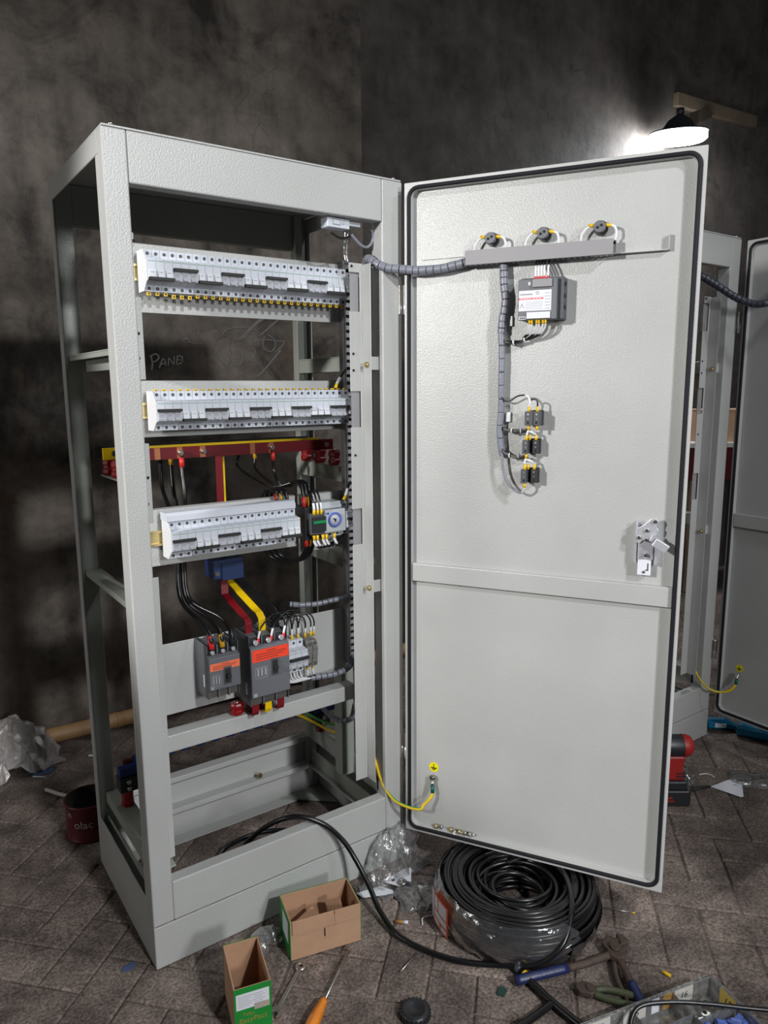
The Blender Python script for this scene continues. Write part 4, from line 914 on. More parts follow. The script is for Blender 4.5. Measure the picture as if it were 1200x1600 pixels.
MB().box(0.3856, 0.3866, -0.018, -0.006, 1.4990, 1.5050).build('side_clip', 'zinc', pm_)
MB().box(0.2840, 0.2880, -0.026, -0.022, 1.478, 1.484).build('side_clip', 'mid_grey_plastic', pm_)
t = door_thing('meter_wires', 'white-sleeved wires with red ferrules feeding the power meter top', 'wires')
for i, a in enumerate((0.3245, 0.3310, 0.3375, 0.3440, 0.3525)):
    MB().cyl((a, -0.030, 1.5355), (a-0.0005, -0.029, 1.5410), 0.0030, 0.0028, 8).build('ferrule', 'red_plastic', t)
    MB().tube([(a-0.0005, -0.029, 1.541), (a-0.002, -0.025, 1.555), (a-0.003, -0.017, 1.566)], 0.0024, 6, 4).build('marker_sleeve', 'wire_white', t)
    MB().tube([(a-0.003, -0.017, 1.566), (a-0.004, -0.010, 1.574), (a-0.004, -0.004, 1.5800)], 0.0026, 6, 4).build('wire', 'cable_black', t)
t = door_thing('meter_wires', 'bundle of sleeved wires with yellow ferrules leaving the power meter bottom', 'wires')
for i, a in enumerate((0.3130, 0.3185, 0.3290, 0.3345, 0.3430, 0.3490)):
    MB().cyl((a, -0.030, 1.4490), (a, -0.029, 1.4400), 0.0026, 0.0026, 8).build('ferrule', 'yellow_plastic', t)
    MB().tube([(a, -0.029, 1.440), (a-0.003, -0.024, 1.430), (a-0.008-0.001*i, -0.016, 1.419)], 0.0021, 6, 4).build('marker_sleeve', 'wire_white', t)
    MB().tube([(a-0.008-0.001*i, -0.016, 1.419), (a-0.018-0.002*i, -0.008, 1.412), (0.292, -0.006+0.001*i, 1.404+0.001*(i % 3)), (0.268, -0.006+0.0015*(i % 3), 1.400+0.0012*i), (0.2500, -0.004, 1.406), (0.2460, -0.001, 1.4150)], 0.0019, 6, 5).build('wire', 'cable_black', t)
for x, z in ((0.272, 1.4025), (0.297, 1.4085)):
    MB().cyl((x-0.0015, -0.005, z), (x+0.0015, -0.005, z+0.0004), 0.0066, n=10).build('cable_tie', 'wire_white', t)
# push-button contact blocks
for i, (a, z) in enumerate(((0.3260, 1.2313), (0.3220, 1.1660), (0.3200, 1.0980))):
    wv = ('upper', 'middle', 'lower')[i]
    t = door_thing('push_button', '%s of three dark push-button contact blocks on the door' % wv, 'push button', 'push-button contact blocks')
    MB().cyl((a, 0.0178, z), (a, 0.006, z), 0.015, n=18).build('collar', 'black_plastic', t)
    MB().box(a-0.016, a+0.018, -0.004, 0.008, z-0.0175, z+0.0175).build('base_block', 'black_plastic', t, 0.001)
    MB().box(a-0.0185, a+(0.0005 if i == 0 else -0.0055), -0.030, -0.003, z-0.0165, z+0.0150).build('contact_block', 'dark_grey_plastic', t, 0.001)
    MB().box(a+0.0015, a+0.0165, -0.030 if i == 0 else -0.014, -0.003, z-0.0165, z+0.0150).build('contact_block', 'dark_grey_plastic' if i == 0 else 'black_plastic', t, 0.001)
    for s_, yy in ((-0.0105, -0.0300), (0.0090, -0.0300 if i == 0 else -0.0140)):
        for zz in (0.0085, -0.0015):
            MB().cyl((a+s_, yy, z+zz), (a+s_, yy-0.0012, z+zz), 0.0026 if zz > 0 else 0.0018, n=8).build('terminal_screw', 'zinc', t)
        MB().box(a+s_-0.0022, a+s_+0.0022, yy-0.0004, yy+0.001, z-0.0125, z-0.0075).build('terminal_slot', 'slot_dark', t)
    t2 = door_thing('button_wires', 'yellow-ferruled wires joining the %s push-button blocks to the harness' % wv, 'wires', 'push-button wires')
    yf = -0.022
    for s_, top in ((-0.0105, True), (0.0090, True), (-0.0105, False)) + (((0.0090, False),) if i == 0 else ()):
        zz = z+0.0150 if top else z-0.0165; sg = 1 if top else -1; y2 = yf if (s_ < 0 or i == 0) else -0.010
        MB().cyl((a+s_, y2, zz-0.001*sg), (a+s_, y2, zz+0.0115*sg), 0.0036, 0.0030, 8).build('ferrule', 'yellow_plastic', t2)
        if i > 0 and s_ < 0 and top: MB().cyl((a+s_+0.006, y2+0.006, zz), (a+s_+0.006, y2+0.006, zz+0.012), 0.0034, 0.003, 8).build('ferrule', 'yellow_plastic', t2)
    zt = z+0.026
    if i == 0:
        MB().tube([(a-0.0105, yf, zt), (a-0.009, yf, zt+0.012), (a-0.015, -0.016, zt+0.022), (a-0.022, -0.012, zt+0.026)], 0.0026, 7, 6).build('marker_sleeve', 'wire_white', t2)
        MB().tube([(a+0.009, yf, zt), (a+0.008, yf, zt+0.012), (a+0.000, -0.020, zt+0.017), (a-0.009, -0.018, zt+0.014)], 0.0020, 7, 6).build('wire', 'cable_black', t2)
        MB().tube([(a-0.022, -0.012, zt+0.026), (a-0.040, -0.008, zt+0.024), (a-0.060, -0.006, zt+0.013), (a-0.074, -0.005, zt+0.014), (a-0.082, -0.004, zt+0.026)], 0.0020, 7, 6).build('wire', 'cable_black', t2)
    zb = (1.2025, 1.1410, None)[i]
    if zb:
        for k in range(3):
            MB().tube([(a-0.012+0.002*k, yf+0.002*k, z-0.027), (a-0.016, -0.016+0.002*k, zb-0.002+0.0018*k), (a-0.035, -0.010, zb-0.004+0.0022*k), (a-0.060, -0.006, zb-0.003+0.002*k+(0.006 if i else 0)), (a-0.076, -0.003, zb+0.002+0.002*k+(0.012 if i else 0))], 0.0023, 6, 6).build('wire', 'cable_black', t2)
        for xx in (0.030, 0.052): MB().cyl((a-xx, -0.009, zb-0.001+(0.003 if i else 0)), (a-xx-0.002, -0.009, zb-0.001+(0.003 if i else 0)), 0.0066, n=8).build('cable_tie', 'wire_white', t2)
        MB().tube([(a-0.0105, yf, z-0.0275), (a-0.013, yf, z-0.034), (a-0.014, yf, z-0.040)], 0.0030, 6, 4).build('marker_sleeve', 'wire_white', t2)
        MB().tube([(a-0.012, yf+0.003, z-0.030), (a-0.002, -0.018, z-0.033), (a+0.004, -0.013, z-0.038)], 0.0030, 6, 4).build('marker_sleeve', 'wire_white', t2)
    else:
        MB().tube([(a-0.0105, yf, z-0.028), (a-0.013, -0.018, z-0.034), (a-0.018, -0.014, z-0.041)], 0.0026, 6, 4).build('marker_sleeve', 'wire_white', t2)
        MB().tube([(a-0.018, -0.014, z-0.041), (a-0.030, -0.010, z-0.040), (a-0.050, -0.008, z-0.025), (a-0.063, -0.006, z-0.002), (a-0.069, -0.005, z+0.026), (a-0.070, -0.003, z+0.046)], 0.0030, 7, 6).build('wire', 'wrap_grey', t2)
for z, nm in ((1.452, 'upper'), (1.232, 'lower')):
    o = MB().box(0.2535, 0.2640, 0.010, 0.0176, z-0.011, z+0.011).build('cable_tie_mount', 'wire_white', None); o.matrix_world = DOORM
    tag(o, 'small white adhesive tie mount beside the door harness, the %s one' % nm, 'tie mount', 'tie mounts on the door')
# loose bolts resting on the bottom fold of the door
for k, (a, rz, kind) in enumerate(((0.0845, 0.3, 0), (0.0975, 1.4, 1), (0.1260, 0.9, 0), (0.1350, 2.2, 1), (0.1500, 0.2, 0), (0.1680, 2.8, 1), (0.1790, 0.5, 1))):
    t = thing('loose_bolt', '%s loose bolt from the hinge side lying in the bottom edge of the door' % ORD[k], 'bolt', DOORM @ Vector((a, 0.009, DZ0+0.0225)), rz-1.0, 'loose bolts in the door edge')
    MB().cyl((-0.003, 0, 0), (0.003, 0, 0), 0.0065, n=6).build('bolt_head', 'zinc_yellow' if kind == 0 else 'zinc', t)
    MB().cyl((0.003, 0, -0.001), (0.017, 0, -0.003), 0.0034, n=8).build('bolt_shank', 'zinc', t)

# earth bonding wires
def earth_wire(pts, lug, label, M=None):
    t = thing('earth_wire', label, 'wire', (0, 0, 0), 0, 'earth bonding wires')
    MB().tube(pts, 0.0042, 10, 10).build('insulation', 'busbar_yellow', t)
    P = smooth_path(pts, 10)
    MB().tube([p+Vector((0.0, -0.0008, 0.0028)) for p in P[int(len(P)*0.25):]], 0.0022, 6, 1).build('green_stripe', 'wire_green', t)
    a, b = lug
    MB().cyl(a, b, 0.0056, n=10).build('heat_shrink_sleeve', 'heatshrink_green', t)
    c = b+(b-a)*0.55
    MB().cyl(b, c, 0.0050, n=8).build('cable_lug', 'zinc', t)
la, lb = dp(0.0775, 0.232, 0.0), dp(0.0755, 0.251, -0.004)
earth_wire([(0.640, 0.055, 0.300), (0.637, 0.040, 0.280), (0.640, 0.020, 0.240), (0.650, -0.015, 0.205), (0.668, -0.050, 0.192), (0.690, -0.085, 0.192), dp(0.060, 0.204, 0.018), dp(0.074, 0.220, 0.006), la], (la, lb), 'yellow-green earth wire drooping from the near cabinet to its open door')
D2 = Matrix.Translation((1.368+0.6861, -0.085-0.0286, 0)) @ Matrix.Rotation(math.radians(-91), 4, 'Z')
la, lb = D2 @ Vector((0.0760, 0.0, 0.240)), D2 @ Vector((0.0750, 0.004, 0.258))
earth_wire([(2.000, -0.030, 0.300), (1.990, -0.06, 0.275), (1.990, -0.095, 0.235), (2.000, -0.125, 0.212), D2 @ Vector((0.035, -0.03, 0.204)), D2 @ Vector((0.062, -0.012, 0.215)), la], (la, lb), 'yellow-green earth wire of the rear cabinet half hidden by the door')
harness([(1.985, 0.060, 1.560), (1.950, 0.075, 1.640), (1.885, 0.050, 1.680), (1.850, -0.010, 1.680), (1.868, -0.062, 1.658), (1.900, -0.105, 1.625), (1.935, -0.150, 1.585), (1.960, -0.195, 1.562), (1.985, -0.235, 1.562), D2 @ Vector((0.150, -0.006, 1.588)), D2 @ Vector((0.168, -0.002, 1.594))], 0.012, 'dark blue-grey wrapped harness of the rear cabinet at the right edge', m='wrap_dark')

d2d = thing('wiring_duct', 'grey wiring duct on the rear cabinet door at the right edge', 'wiring duct', (0, 0, 0)); d2d.matrix_world = D2
MB().box(0.1590, 0.4855, -0.0215, -0.0195, 1.5785, 1.6105).box(0.1590, 0.4855, -0.0195, 0.016, 1.6090, 1.6105).box(0.1590, 0.4855, -0.0195, 0.016, 1.5785, 1.580).build('duct_lid', 'duct_grey', d2d, 0.0006)
MB().box(0.1600, 0.4850, 0.0155, 0.0172, 1.580, 1.609).build('duct_back', 'duct_grey', d2d)

# ------------------------------------------------------------------ door switch, hanging tape, earth bars inside the cabinet
ls = thing('door_switch', 'white plastic door limit switch under the top rail', 'switch', (0.500, 0.018, 1.669), math.radians(2))
MB().box(0.0, 0.062, 0.0, 0.030, 0.0, 0.022).build('switch_body', 'white_plastic', ls, 0.002)
MB().box(0.014, 0.036, -0.001, 0.0, 0.006, 0.019).box(0.016, 0.034, -0.0016, 0.0, 0.008, 0.017, 1).build('switch_window', ['grey_print', 'white_plastic'], ls)
MB().box(0.060, 0.098, 0.006, 0.016, 0.010, 0.020).build('switch_plunger', 'white_plastic', ls, 0.002)
MB().cyl((0.044, 0.0, 0.013), (0.044, -0.002, 0.013), 0.004, n=10).build('switch_screw', 'timer_grey', ls)
o = MB().tube([(0.575, 0.034, 1.662), (0.590, 0.035, 1.650), (0.605, 0.036, 1.640), (0.622, 0.037, 1.638), (0.636, 0.038, 1.650), (0.639, 0.038, 1.668), (0.634, 0.036, 1.680)], 0.0034, 8, 8).build('switch_cable', 'wrap_grey')
tag(o, 'short grey cable looping right of the door switch', 'cable')
o = MB().tube([(0.520, 0.035, 1.660), (0.545, 0.040, 1.652), (0.565, 0.042, 1.655), (0.582, 0.042, 1.663)], 0.003, 8, 8).build('switch_cable', 'cable_black')
tag(o, 'short black cable below the door switch', 'cable')
mb = MB(); P = []
for i in range(9):
    z = 1.692-i*0.0105
    for j, x in enumerate((0.602, 0.611, 0.620)): P.append(tuple(crumple((x+0.002*math.sin(i), 0.112+0.004*(j == 1), z), 0.003, 60, 2.0)))
mb.add(P, [(i*3+j, i*3+j+1, i*3+j+4, i*3+j+3) for i in range(8) for j in range(2)], sm=True)
o = mb.build('plastic_strip', 'stretch_film'); so_ = o.modifiers.new('solid', 'SOLIDIFY'); so_.thickness = 0.0006
tag(o, 'strip of clear plastic hanging below the door switch', 'plastic strip')
# neutral / earth collector bar low down
eb = thing('earth_bar', 'copper earth bar with blue sleeves low at the back of the cabinet', 'busbar', (0, 0, 0))
MB().box(0.050, 0.660, 0.368, 0.374, 0.318, 0.338).build('bar', 'copper', eb)
x = 0.075
while x < 0.64:
    MB().box(x, x+0.026, 0.3655, 0.3765, 0.316, 0.340).build('blue_sleeve', 'support_blue', eb); x += 0.044
for k in range(12):
    MB().cyl((0.1125+k*0.044, 0.368, 0.328), (0.1125+k*0.044, 0.360, 0.328), 0.006, n=6).build('bar_bolt', 'zinc_yellow', eb)
for x, lb in ((0.052, 'left'), (0.640, 'right')):
    t = thing('bar_support', '%s end support of the earth bar, blue clamp on red insulator' % lb, 'bar support', (x, 0.350, 0.2185 if x < 0.3 else 0.2585), 0, 'earth bar supports')
    z0 = 0.0; z1 = 0.045 if x < 0.3 else 0.020
    MB().lathe([(0, z0), (0.015, z0), (0.017, z0+0.01), (0.015, z0+0.02), (0.016, z1), (0, z1)], n=8, sm=False).build('insulator_body', 'insulator_red', t)
    MB().box(-0.022, 0.026, -0.020, 0.020, z1, z1+0.040).build('clamp', 'black_plastic', t, 0.003)
    MB().box(-0.020, 0.060, -0.012, 0.014, z1+0.040, z1+0.064).build('clamp_cap', 'support_blue', t, 0.003)
    for zz in (0.012, 0.030): MB().cyl((0.0, -0.020, z1+zz), (0.0, -0.027, z1+zz), 0.006, n=6).build('clamp_bolt', 'zinc', t)
o = MB().tube([(0.560, 0.355, 0.330), (0.575, 0.335, 0.325), (0.600, 0.300, 0.310), (0.625, 0.250, 0.298), (0.650, 0.200, 0.300)], 0.0040, 8, 8).build('earth_wire', 'busbar_yellow'); tag(o, 'yellow earth wire leaving the low copper bar to the right', 'wire', 'earth bonding wires')
o = MB().tube([(0.575, 0.365, 0.345), (0.59, 0.32, 0.332), (0.62, 0.27, 0.318), (0.655, 0.22, 0.318)], 0.0036, 8, 8).build('neutral_wire', 'wire_green'); tag(o, 'green wire leaving the low copper bar behind the yellow one', 'wire')

# ------------------------------------------------------------------ cardboard boxes
def open_box(name, label, loc, rz, w_, d_, h_, outs, group='open cardboard boxes'):
    t = thing(name, label, 'box', loc, rz, group); th = 0.003
    def wall(nm, b, mo):   # two skins: brown inside, outside as seen
        return MB().box(*b).build(nm, mo, t, 0.0006)
    MB().box(0.001, w_-0.001, 0.001, d_-0.001, 0.0008, 0.003).build('bottom', 'cardboard_inner', t)
    wall('front_wall', (0, w_, 0, th, 0, h_), outs[0])
    wall('back_wall', (0, w_, d_-th, d_, 0, h_), 'cardboard_inner'); wall('left_wall', (0, th, th, d_-th, 0, h_), outs[2] if outs[2] == 'cardboard' else 'cardboard_inner')
    wall('right_wall', (w_-th, w_, th, d_-th, 0, h_), 'cardboard_inner')
    if outs[1] != 'cardboard': MB().box(-0.0004, w_+0.0004, d_, d_+0.0008, 0, h_+0.0005).build('printed_face', outs[1], t)
    if outs[2] != 'cardboard': MB().box(-0.0008, 0, 0.0, d_, 0, h_+0.0005).build('printed_face', outs[2], t)
    if outs[3] != 'cardboard': MB().box(w_, w_+0.0008, 0.0, d_, 0, h_+0.0005).build('printed_face', outs[3], t)
    return t
bx = open_box('cardboard_box', 'larger open brown cardboard box with green sides, against the plinth', (0.262, -0.153, 0.0), math.radians(-13.5), 0.171, 0.100, 0.098, ('cardboard', 'box_green', 'box_green', 'box_green'))
# folded-in front panel details: notched top flap and punched tuck slots
MB().box(0.004, 0.066, -0.0036, -0.0002, 0.066, 0.0995).box(0.106, 0.169, -0.0036, -0.0002, 0.066, 0.0995).box(0.066, 0.106, -0.0030, -0.0002, 0.066, 0.090).build('front_flap', 'cardboard', bx, 0.0006)
MB().box(0.082, 0.116, -0.0032, -0.0002, 0.040, 0.0625).build('tuck_tab', 'cardboard', bx, 0.0005)
MB().box(0.0812, 0.0824, -0.0036, -0.0002, 0.042, 0.061).build('punched_slit', 'slot_dark', bx)
MB().obox((0.120, 0.045, 0.072), (0.5, -0.5, 0.3), (0.5, 0.6, 0.1), (-0.2, 0.1, 1), 0.022, 0.0012, 0.020).obox((0.055, 0.055, 0.052), (1, 0.2, 0.5), (0.1, 1, -0.2), (-0.5, 0, 1), 0.026, 0.0012, 0.018).build('inner_flap', 'cardboard_inner', bx)
MB().box(-0.0014, -0.0007, 0.018, 0.070, 0.030, 0.085).build('side_label', 'paper_white', bx)
sb = open_box('cardboard_box', 'smaller open cardboard box with a green printed front', (0.0690, -0.2790, 0.0), math.radians(-13.8), 0.0757, 0.130, 0.120, ('cardboard', 'box_green', 'cardboard', 'cardboard'))
MB().box(0, 0.0757, -0.0008, 0, 0, 0.1205).build('printed_face', 'box_green', sb)
MB().box(0.004, 0.071, -0.0014, -0.0007, 0.073, 0.108).build('address_label', 'paper_white', sb)
mb = MB()
for k in range(6): mb.box(0.008, 0.030+0.005*(k % 3), -0.0018, -0.0013, 0.079+k*0.0045, 0.0797+k*0.0045).box(0.040, 0.062-0.004*(k % 2), -0.0018, -0.0013, 0.079+k*0.0045, 0.0797+k*0.0045)
mb.build('label_print', 'grey_print', sb)
MB().box(0.040, 0.0715, -0.0018, -0.0013, 0.066, 0.079).build('tape_patch', 'tape_beige', sb)
put('lettering', text_mesh('EasyPact', 0.0165, 'gold_print', extrude=0.0002), sb, (0.037, -0.0012, 0.046), (math.pi/2, 0, 0))
put('lettering', text_mesh('TeSys', 0.0100, 'gold_print', extrude=0.0002), sb, (0.028, -0.0012, 0.060), (math.pi/2, 0, 0))
o = MB().box(-0.012, 0.012, -0.010, 0.010, 0, 0.060).box(-0.009, 0.009, -0.0112, -0.010, 0.012, 0.052, 1).cyl((0, -0.010, 0.046), (0, -0.0118, 0.046), 0.004, n=10, mi=1).build('packed_device', ['paper_white', 'grey_print'], None, 0.001)
o.matrix_world = sb.matrix_basis @ Matrix.Translation((0.024, 0.040, 0.004)) @ Matrix.Rotation(-0.35, 4, 'X') @ Matrix.Rotation(0.2, 4, 'Z')
tag(o, 'small white device with grey print inside the smaller cardboard box', 'device')

# ------------------------------------------------------------------ hand tools on the floor
def along(p0, p1): d = Vector(p1)-Vector(p0); return math.atan2(d.y, d.x), d.length
rz, L = along((0.166, -0.264), (0.2695, -0.185))
wr = thing('spanner', 'steel combination spanner lying beside the smaller box', 'spanner', (0.166, -0.264, 0.0), rz)
MB().box(0.012, L-0.008, -0.0045, 0.0045, 0.002, 0.0065).build('shank', 'worn_steel', wr, 0.0015)
ring = MB().tube([(L+0.009*math.cos(t), 0.009*math.sin(t), 0.0050) for t in [2*math.pi*k/16 for k in range(16)]], 0.0042, 8, 1, closed=True, flat=1.2).build('ring_end', 'worn_steel', wr)
jaw = [(0.016, 0.006), (0.008, 0.0115), (-0.006, 0.0125), (-0.012, 0.0085), (-0.004, 0.0055), (0.002, 0.004), (0.002, -0.004), (-0.006, -0.0065), (-0.013, -0.0065), (-0.008, -0.0115), (0.006, -0.0115), (0.016, -0.006)]
MB().prism(jaw, 0.0015, 0.0085, 'z').build('open_jaw', 'worn_steel', wr, 0.0010)
rz, L = along((0.391, -0.206), (0.262, -0.303))
sd = thing('screwdriver', 'long steel screwdriver with a clear orange handle', 'screwdriver', (0.391, -0.206, 0.0), rz)
MB().cyl((0.012, 0, 0.0085), (L, 0, 0.0120), 0.0034, n=10).build('shaft', 'worn_steel', sd)
MB().prism([(0.0, 0.0062), (0.013, 0.0055), (0.013, 0.0115), (0.0, 0.0078)], -0.0042, 0.0042, 'y').build('tip', 'worn_steel', sd)
mb = MB(); prof2 = [(0.0, 0.004), (0.004, 0.008), (0.014, 0.0105), (0.022, 0.0095), (0.028, 0.0125), (0.060, 0.0140), (0.090, 0.0130), (0.100, 0.009), (0.101, 0.0)]
vs = []; n = 24
for (xx, r_) in prof2:
    for i in range(n):
        t = 2*math.pi*i/n; rr = r_*(1-0.10*(i % 4 == 0)); vs.append((L-0.002+xx, rr*math.cos(t), 0.0140+rr*math.sin(t)))
mb.add(vs, [(j*n+i, j*n+(i+1) % n, (j+1)*n+(i+1) % n, (j+1)*n+i) for j in range(len(prof2)-1) for i in range(n)], sm=True)
mb.build('handle', 'grip_orange', sd)
# cable cutter with blue grips
cc = thing('cable_cutter', 'rusty long-handled cable cutter with dark blue grips in front of the coil', 'cutter', (0.870, -0.586, 0.0))
def gl(p): return (p[0]-0.872, p[1]+0.578, p[2])
MB().prism([(0.045, 0.020), (0.022, 0.046), (0.000, 0.040), (-0.008, 0.018), (-0.016, 0.004), (-0.012, -0.016), (0.004, -0.022), (0.022, -0.010), (0.036, -0.006)], 0.004, 0.022, 'z').build('blade_head', 'rusty_iron', cc, 0.003)
MB().prism([(0.050, 0.000), (0.055, 0.022), (0.046, 0.036), (0.036, 0.018), (0.020, 0.004)], 0.008, 0.026, 'z').build('blade_head', 'rusty_iron', cc, 0.003)
MB().cyl((0.008, 0.008, 0.020), (0.008, 0.008, 0.030), 0.012, n=10).build('pivot_bolt', 'rusty_iron', cc)
MB().tube([gl((0.868, -0.572, 0.014)), gl((0.800, -0.556, 0.014)), gl((0.752, -0.540, 0.014))], 0.0085, 8, 5, flat=0.7).build('lever', 'rusty_iron', cc)
MB().tube([gl((0.752, -0.540, 0.014)), gl((0.690, -0.518, 0.014)), gl((0.632, -0.497, 0.013))], 0.0105, 10, 5, flat=0.8).build('grip', 'grip_blue', cc)
MB().tube([gl((0.868, -0.590, 0.014)), gl((0.848, -0.624, 0.014)), gl((0.832, -0.650, 0.014))], 0.0085, 8, 5, flat=0.7).build('lever', 'rusty_iron', cc)
MB().tube([gl((0.832, -0.650, 0.014)), gl((0.815, -0.680, 0.014)), gl((0.798, -0.712, 0.013))], 0.0105, 10, 5, flat=0.8).build('grip', 'grip_blue', cc)
MB().tube([gl((0.856, -0.586, 0.008)), gl((0.826, -0.615, 0.008)), gl((0.806, -0.645, 0.008)), gl((0.800, -0.665, 0.008))], 0.006, 8, 5).build('link', 'rusty_iron', cc)
pl_ = thing('pliers', 'old rusty pliers with dull green grips beside the cutter', 'pliers', (0.745, -0.615, 0.0), math.radians(-52))
MB().prism([(-0.030, 0.006), (-0.020, 0.016), (0.004, 0.016), (0.014, 0.008), (0.014, -0.008), (0.002, -0.015), (-0.022, -0.014), (-0.031, -0.004)], 0.002, 0.016, 'z').build('jaws', 'rusty_iron', pl_, 0.003)
MB().cyl((0.0, 0, 0.014), (0.0, 0, 0.020), 0.008, n=12).build('rivet', 'rusty_iron', pl_)
MB().tube([(0.010, 0.005, 0.009), (0.035, 0.014, 0.009), (0.075, 0.014, 0.009), (0.110, 0.010, 0.009)], 0.0075, 8, 5).build('grip', 'grip_green', pl_)
MB().tube([(0.010, -0.006, 0.009), (0.035, -0.012, 0.009), (0.075, -0.014, 0.009), (0.110, -0.010, 0.009)], 0.0070, 8, 5).build('grip', 'grip_green', pl_)
tb = thing('crimping_tool', 'black forked tool frame lying in front of the coil', 'tool', (0, 0, 0))
MB().tube([(0.660, -0.492, 0.010), (0.655, -0.587, 0.010), (0.660, -0.690, 0.010)], 0.0085, 8, 5).build('bar', 'cable_black', tb)
MB().tube([(0.655, -0.590, 0.010), (0.600, -0.592, 0.010), (0.530, -0.590, 0.010)], 0.0080, 8, 5).build('bar', 'cable_black', tb)
MB().cyl((0.6605, -0.490, 0.011), (0.662, -0.472, 0.011), 0.010, n=10).build('end_cap', 'wrap_dark', tb)
MB().cyl((0.661, -0.500, 0.0105), (0.661, -0.504, 0.0105), 0.0098, n=10).build('yellow_band', 'yellow_plastic', tb)

# ------------------------------------------------------------------ coil of black cable
CX, CY, RC = 0.800, -0.338, 0.0052
coil = thing('cable_coil', 'thick coil of black cable partly wrapped in clear film under the door', 'cable coil', (CX, CY, 0.0))
wind = MB(); rd = random.Random(4)
rows = 10
for k in range(rows):
    zz = RC+0.001+k*0.0100
    bulge = math.sin(math.pi*(k+0.5)/rows)
    for l in range(5):
        R = 0.196 - 0.0108*l - 0.016*(1-bulge) + rd.uniform(-0.003, 0.003)
        if l > 2 and 1 < k < rows-3: continue
        cxo, cyo = rd.uniform(-0.004, 0.004), rd.uniform(-0.004, 0.004); tx, ty = rd.uniform(-0.02, 0.02), rd.uniform(-0.02, 0.02)
        pts = []
        for i in range(48):
            t = 2*math.pi*i/48; rr = R+0.0015*math.sin(3*t+k+l)
            x, y = cxo+rr*math.cos(t), cyo+rr*math.sin(t)
            pts.append((x, y, min(0.0965, max(RC, zz+tx*x+ty*y))))
        wind.tube(pts, RC, 8, 1, closed=True)
# loose turns lying inside
for k in range(9):
    R = 0.150-0.006*(k % 5)+rd.uniform(-0.006, 0.006); cxo, cyo = rd.uniform(-0.012, 0.012), rd.uniform(-0.012, 0.012); tx, ty = rd.uniform(-0.16, 0.16), rd.uniform(-0.10, 0.10)
    zz = 0.035+0.010*k
    wind.tube([(cxo+R*math.cos(t), cyo+R*math.sin(t), min(0.0965, max(RC, zz+tx*R*math.cos(t)+ty*R*math.sin(t)))) for t in [2*math.pi*i/48 for i in range(48)]], RC, 8, 1, closed=True)
for k in range(26):
    R = rd.uniform(0.062, 0.140); cxo, cyo = rd.uniform(-0.02, 0.02), rd.uniform(-0.02, 0.02); tx, ty = rd.uniform(-0.12, 0.12), rd.uniform(-0.12, 0.12)
    zz = 0.008+0.0030*k
    wind.tube([(cxo+R*math.cos(t), cyo+R*math.sin(t), min(0.0965, max(RC, zz+tx*R*math.cos(t)+ty*R*math.sin(t)))) for t in [2*math.pi*i/40 for i in range(40)]], RC, 8, 1, closed=True)
wind.build('winding', 'cable_black', coil)
def sleeve(a0, a1, z0, z1, name, m, seed, n=40, k=12, R0=0.200, amp=0.006):
    mb = MB(); vs = []
    for j in range(k+1):
        f = j/k; zz = z0+(z1-z0)*f
        bul = math.sin(math.pi*min(1, max(0, zz/0.104)))
        for i in range(n+1):
            t = math.radians(a0+(a1+14*noise.noise(Vector((f*3.1, seed, 0.3)))+6*noise.noise(Vector((f*11, seed, 2.3)))-a0)*i/n); R = R0-0.016*(1-bul)+0.004
            v = crumple((R*math.cos(t), R*math.sin(t), zz), amp, 45, seed)
            rr = math.hypot(v.x, v.y); mn = R0-0.016*(1-bul)+0.0075
            if rr < mn: v.x *= mn/rr; v.y *= mn/rr
            if v.z < 0.001: v.z = 0.001
            vs.append(v)
    mb.add(vs, [(j*(n+1)+i, j*(n+1)+i+1, (j+1)*(n+1)+i+1, (j+1)*(n+1)+i) for j in range(k) for i in range(n)], sm=True)
    o = mb.build(name, m, coil); return o
sleeve(112, 262, 0.002, 0.104, 'stretch_wrap', 'stretch_film', 1.3, n=70, k=24)
sleeve(262, 330, 0.001, 0.050, 'stretch_wrap', 'stretch_film', 2.9, n=36, k=10)
def curved_patch(a0, a1, z0, z1, R, name, m, par=coil, n=10):
    mb = MB(); vs = []
    for i in range(n+1):
        t = math.radians(a0+(a1-a0)*i/n)
        for zz in (z0, z1): vs.append((R*math.cos(t), R*math.sin(t), zz))
    mb.add(vs, [(2*i, 2*i+2, 2*i+3, 2*i+1) for i in range(n)], sm=True)
    return mb.build(name, m, par)
curved_patch(150, 176, 0.012, 0.092, 0.2125, 'label', 'label_orange')
for (a0, a1, z0, z1) in ((151, 156, 0.015, 0.089), (157.5, 163, 0.054, 0.087), (164.5, 174.5, 0.054, 0.087), (157.5, 174.5, 0.033, 0.049), (157.5, 166, 0.016, 0.028), (168, 174.5, 0.016, 0.028)):
    curved_patch(a0, a1, z0, z1, 0.2130, 'label_field', 'paper_white', n=5)
# cable tail: from inside the coil, over its front, across the floor and into the cabinet
tail = MB().tube([(0.835, -0.270, 0.080), (0.885, -0.300, 0.096), (0.905, -0.370, 0.1005), (0.872, -0.440, 0.110), (0.806, -0.508, 0.108), (0.744, -0.536, 0.068), (0.690, -0.512, 0.028), (0.640, -0.452, 0.009), (0.560, -0.372, 0.0075), (0.505, -0.255, 0.010), (0.505, -0.165, 0.022), (0.510, -0.110, 0.055), (0.502, -0.060, 0.105), (0.480, -0.030, 0.155), (0.435, -0.004, 0.205), (0.375, 0.040, 0.222), (0.320, 0.110, 0.170), (0.262, 0.190, 0.060), (0.240, 0.240, 0.012), (0.300, 0.320, 0.0075), (0.420, 0.330, 0.0075), (0.540, 0.255, 0.008), (0.62, 0.17, 0.012)], 0.0066, 10, 10).build('black_cable', 'cable_black')
tag(tail, 'black cable running from the coil over the floor into the cabinet', 'cable')

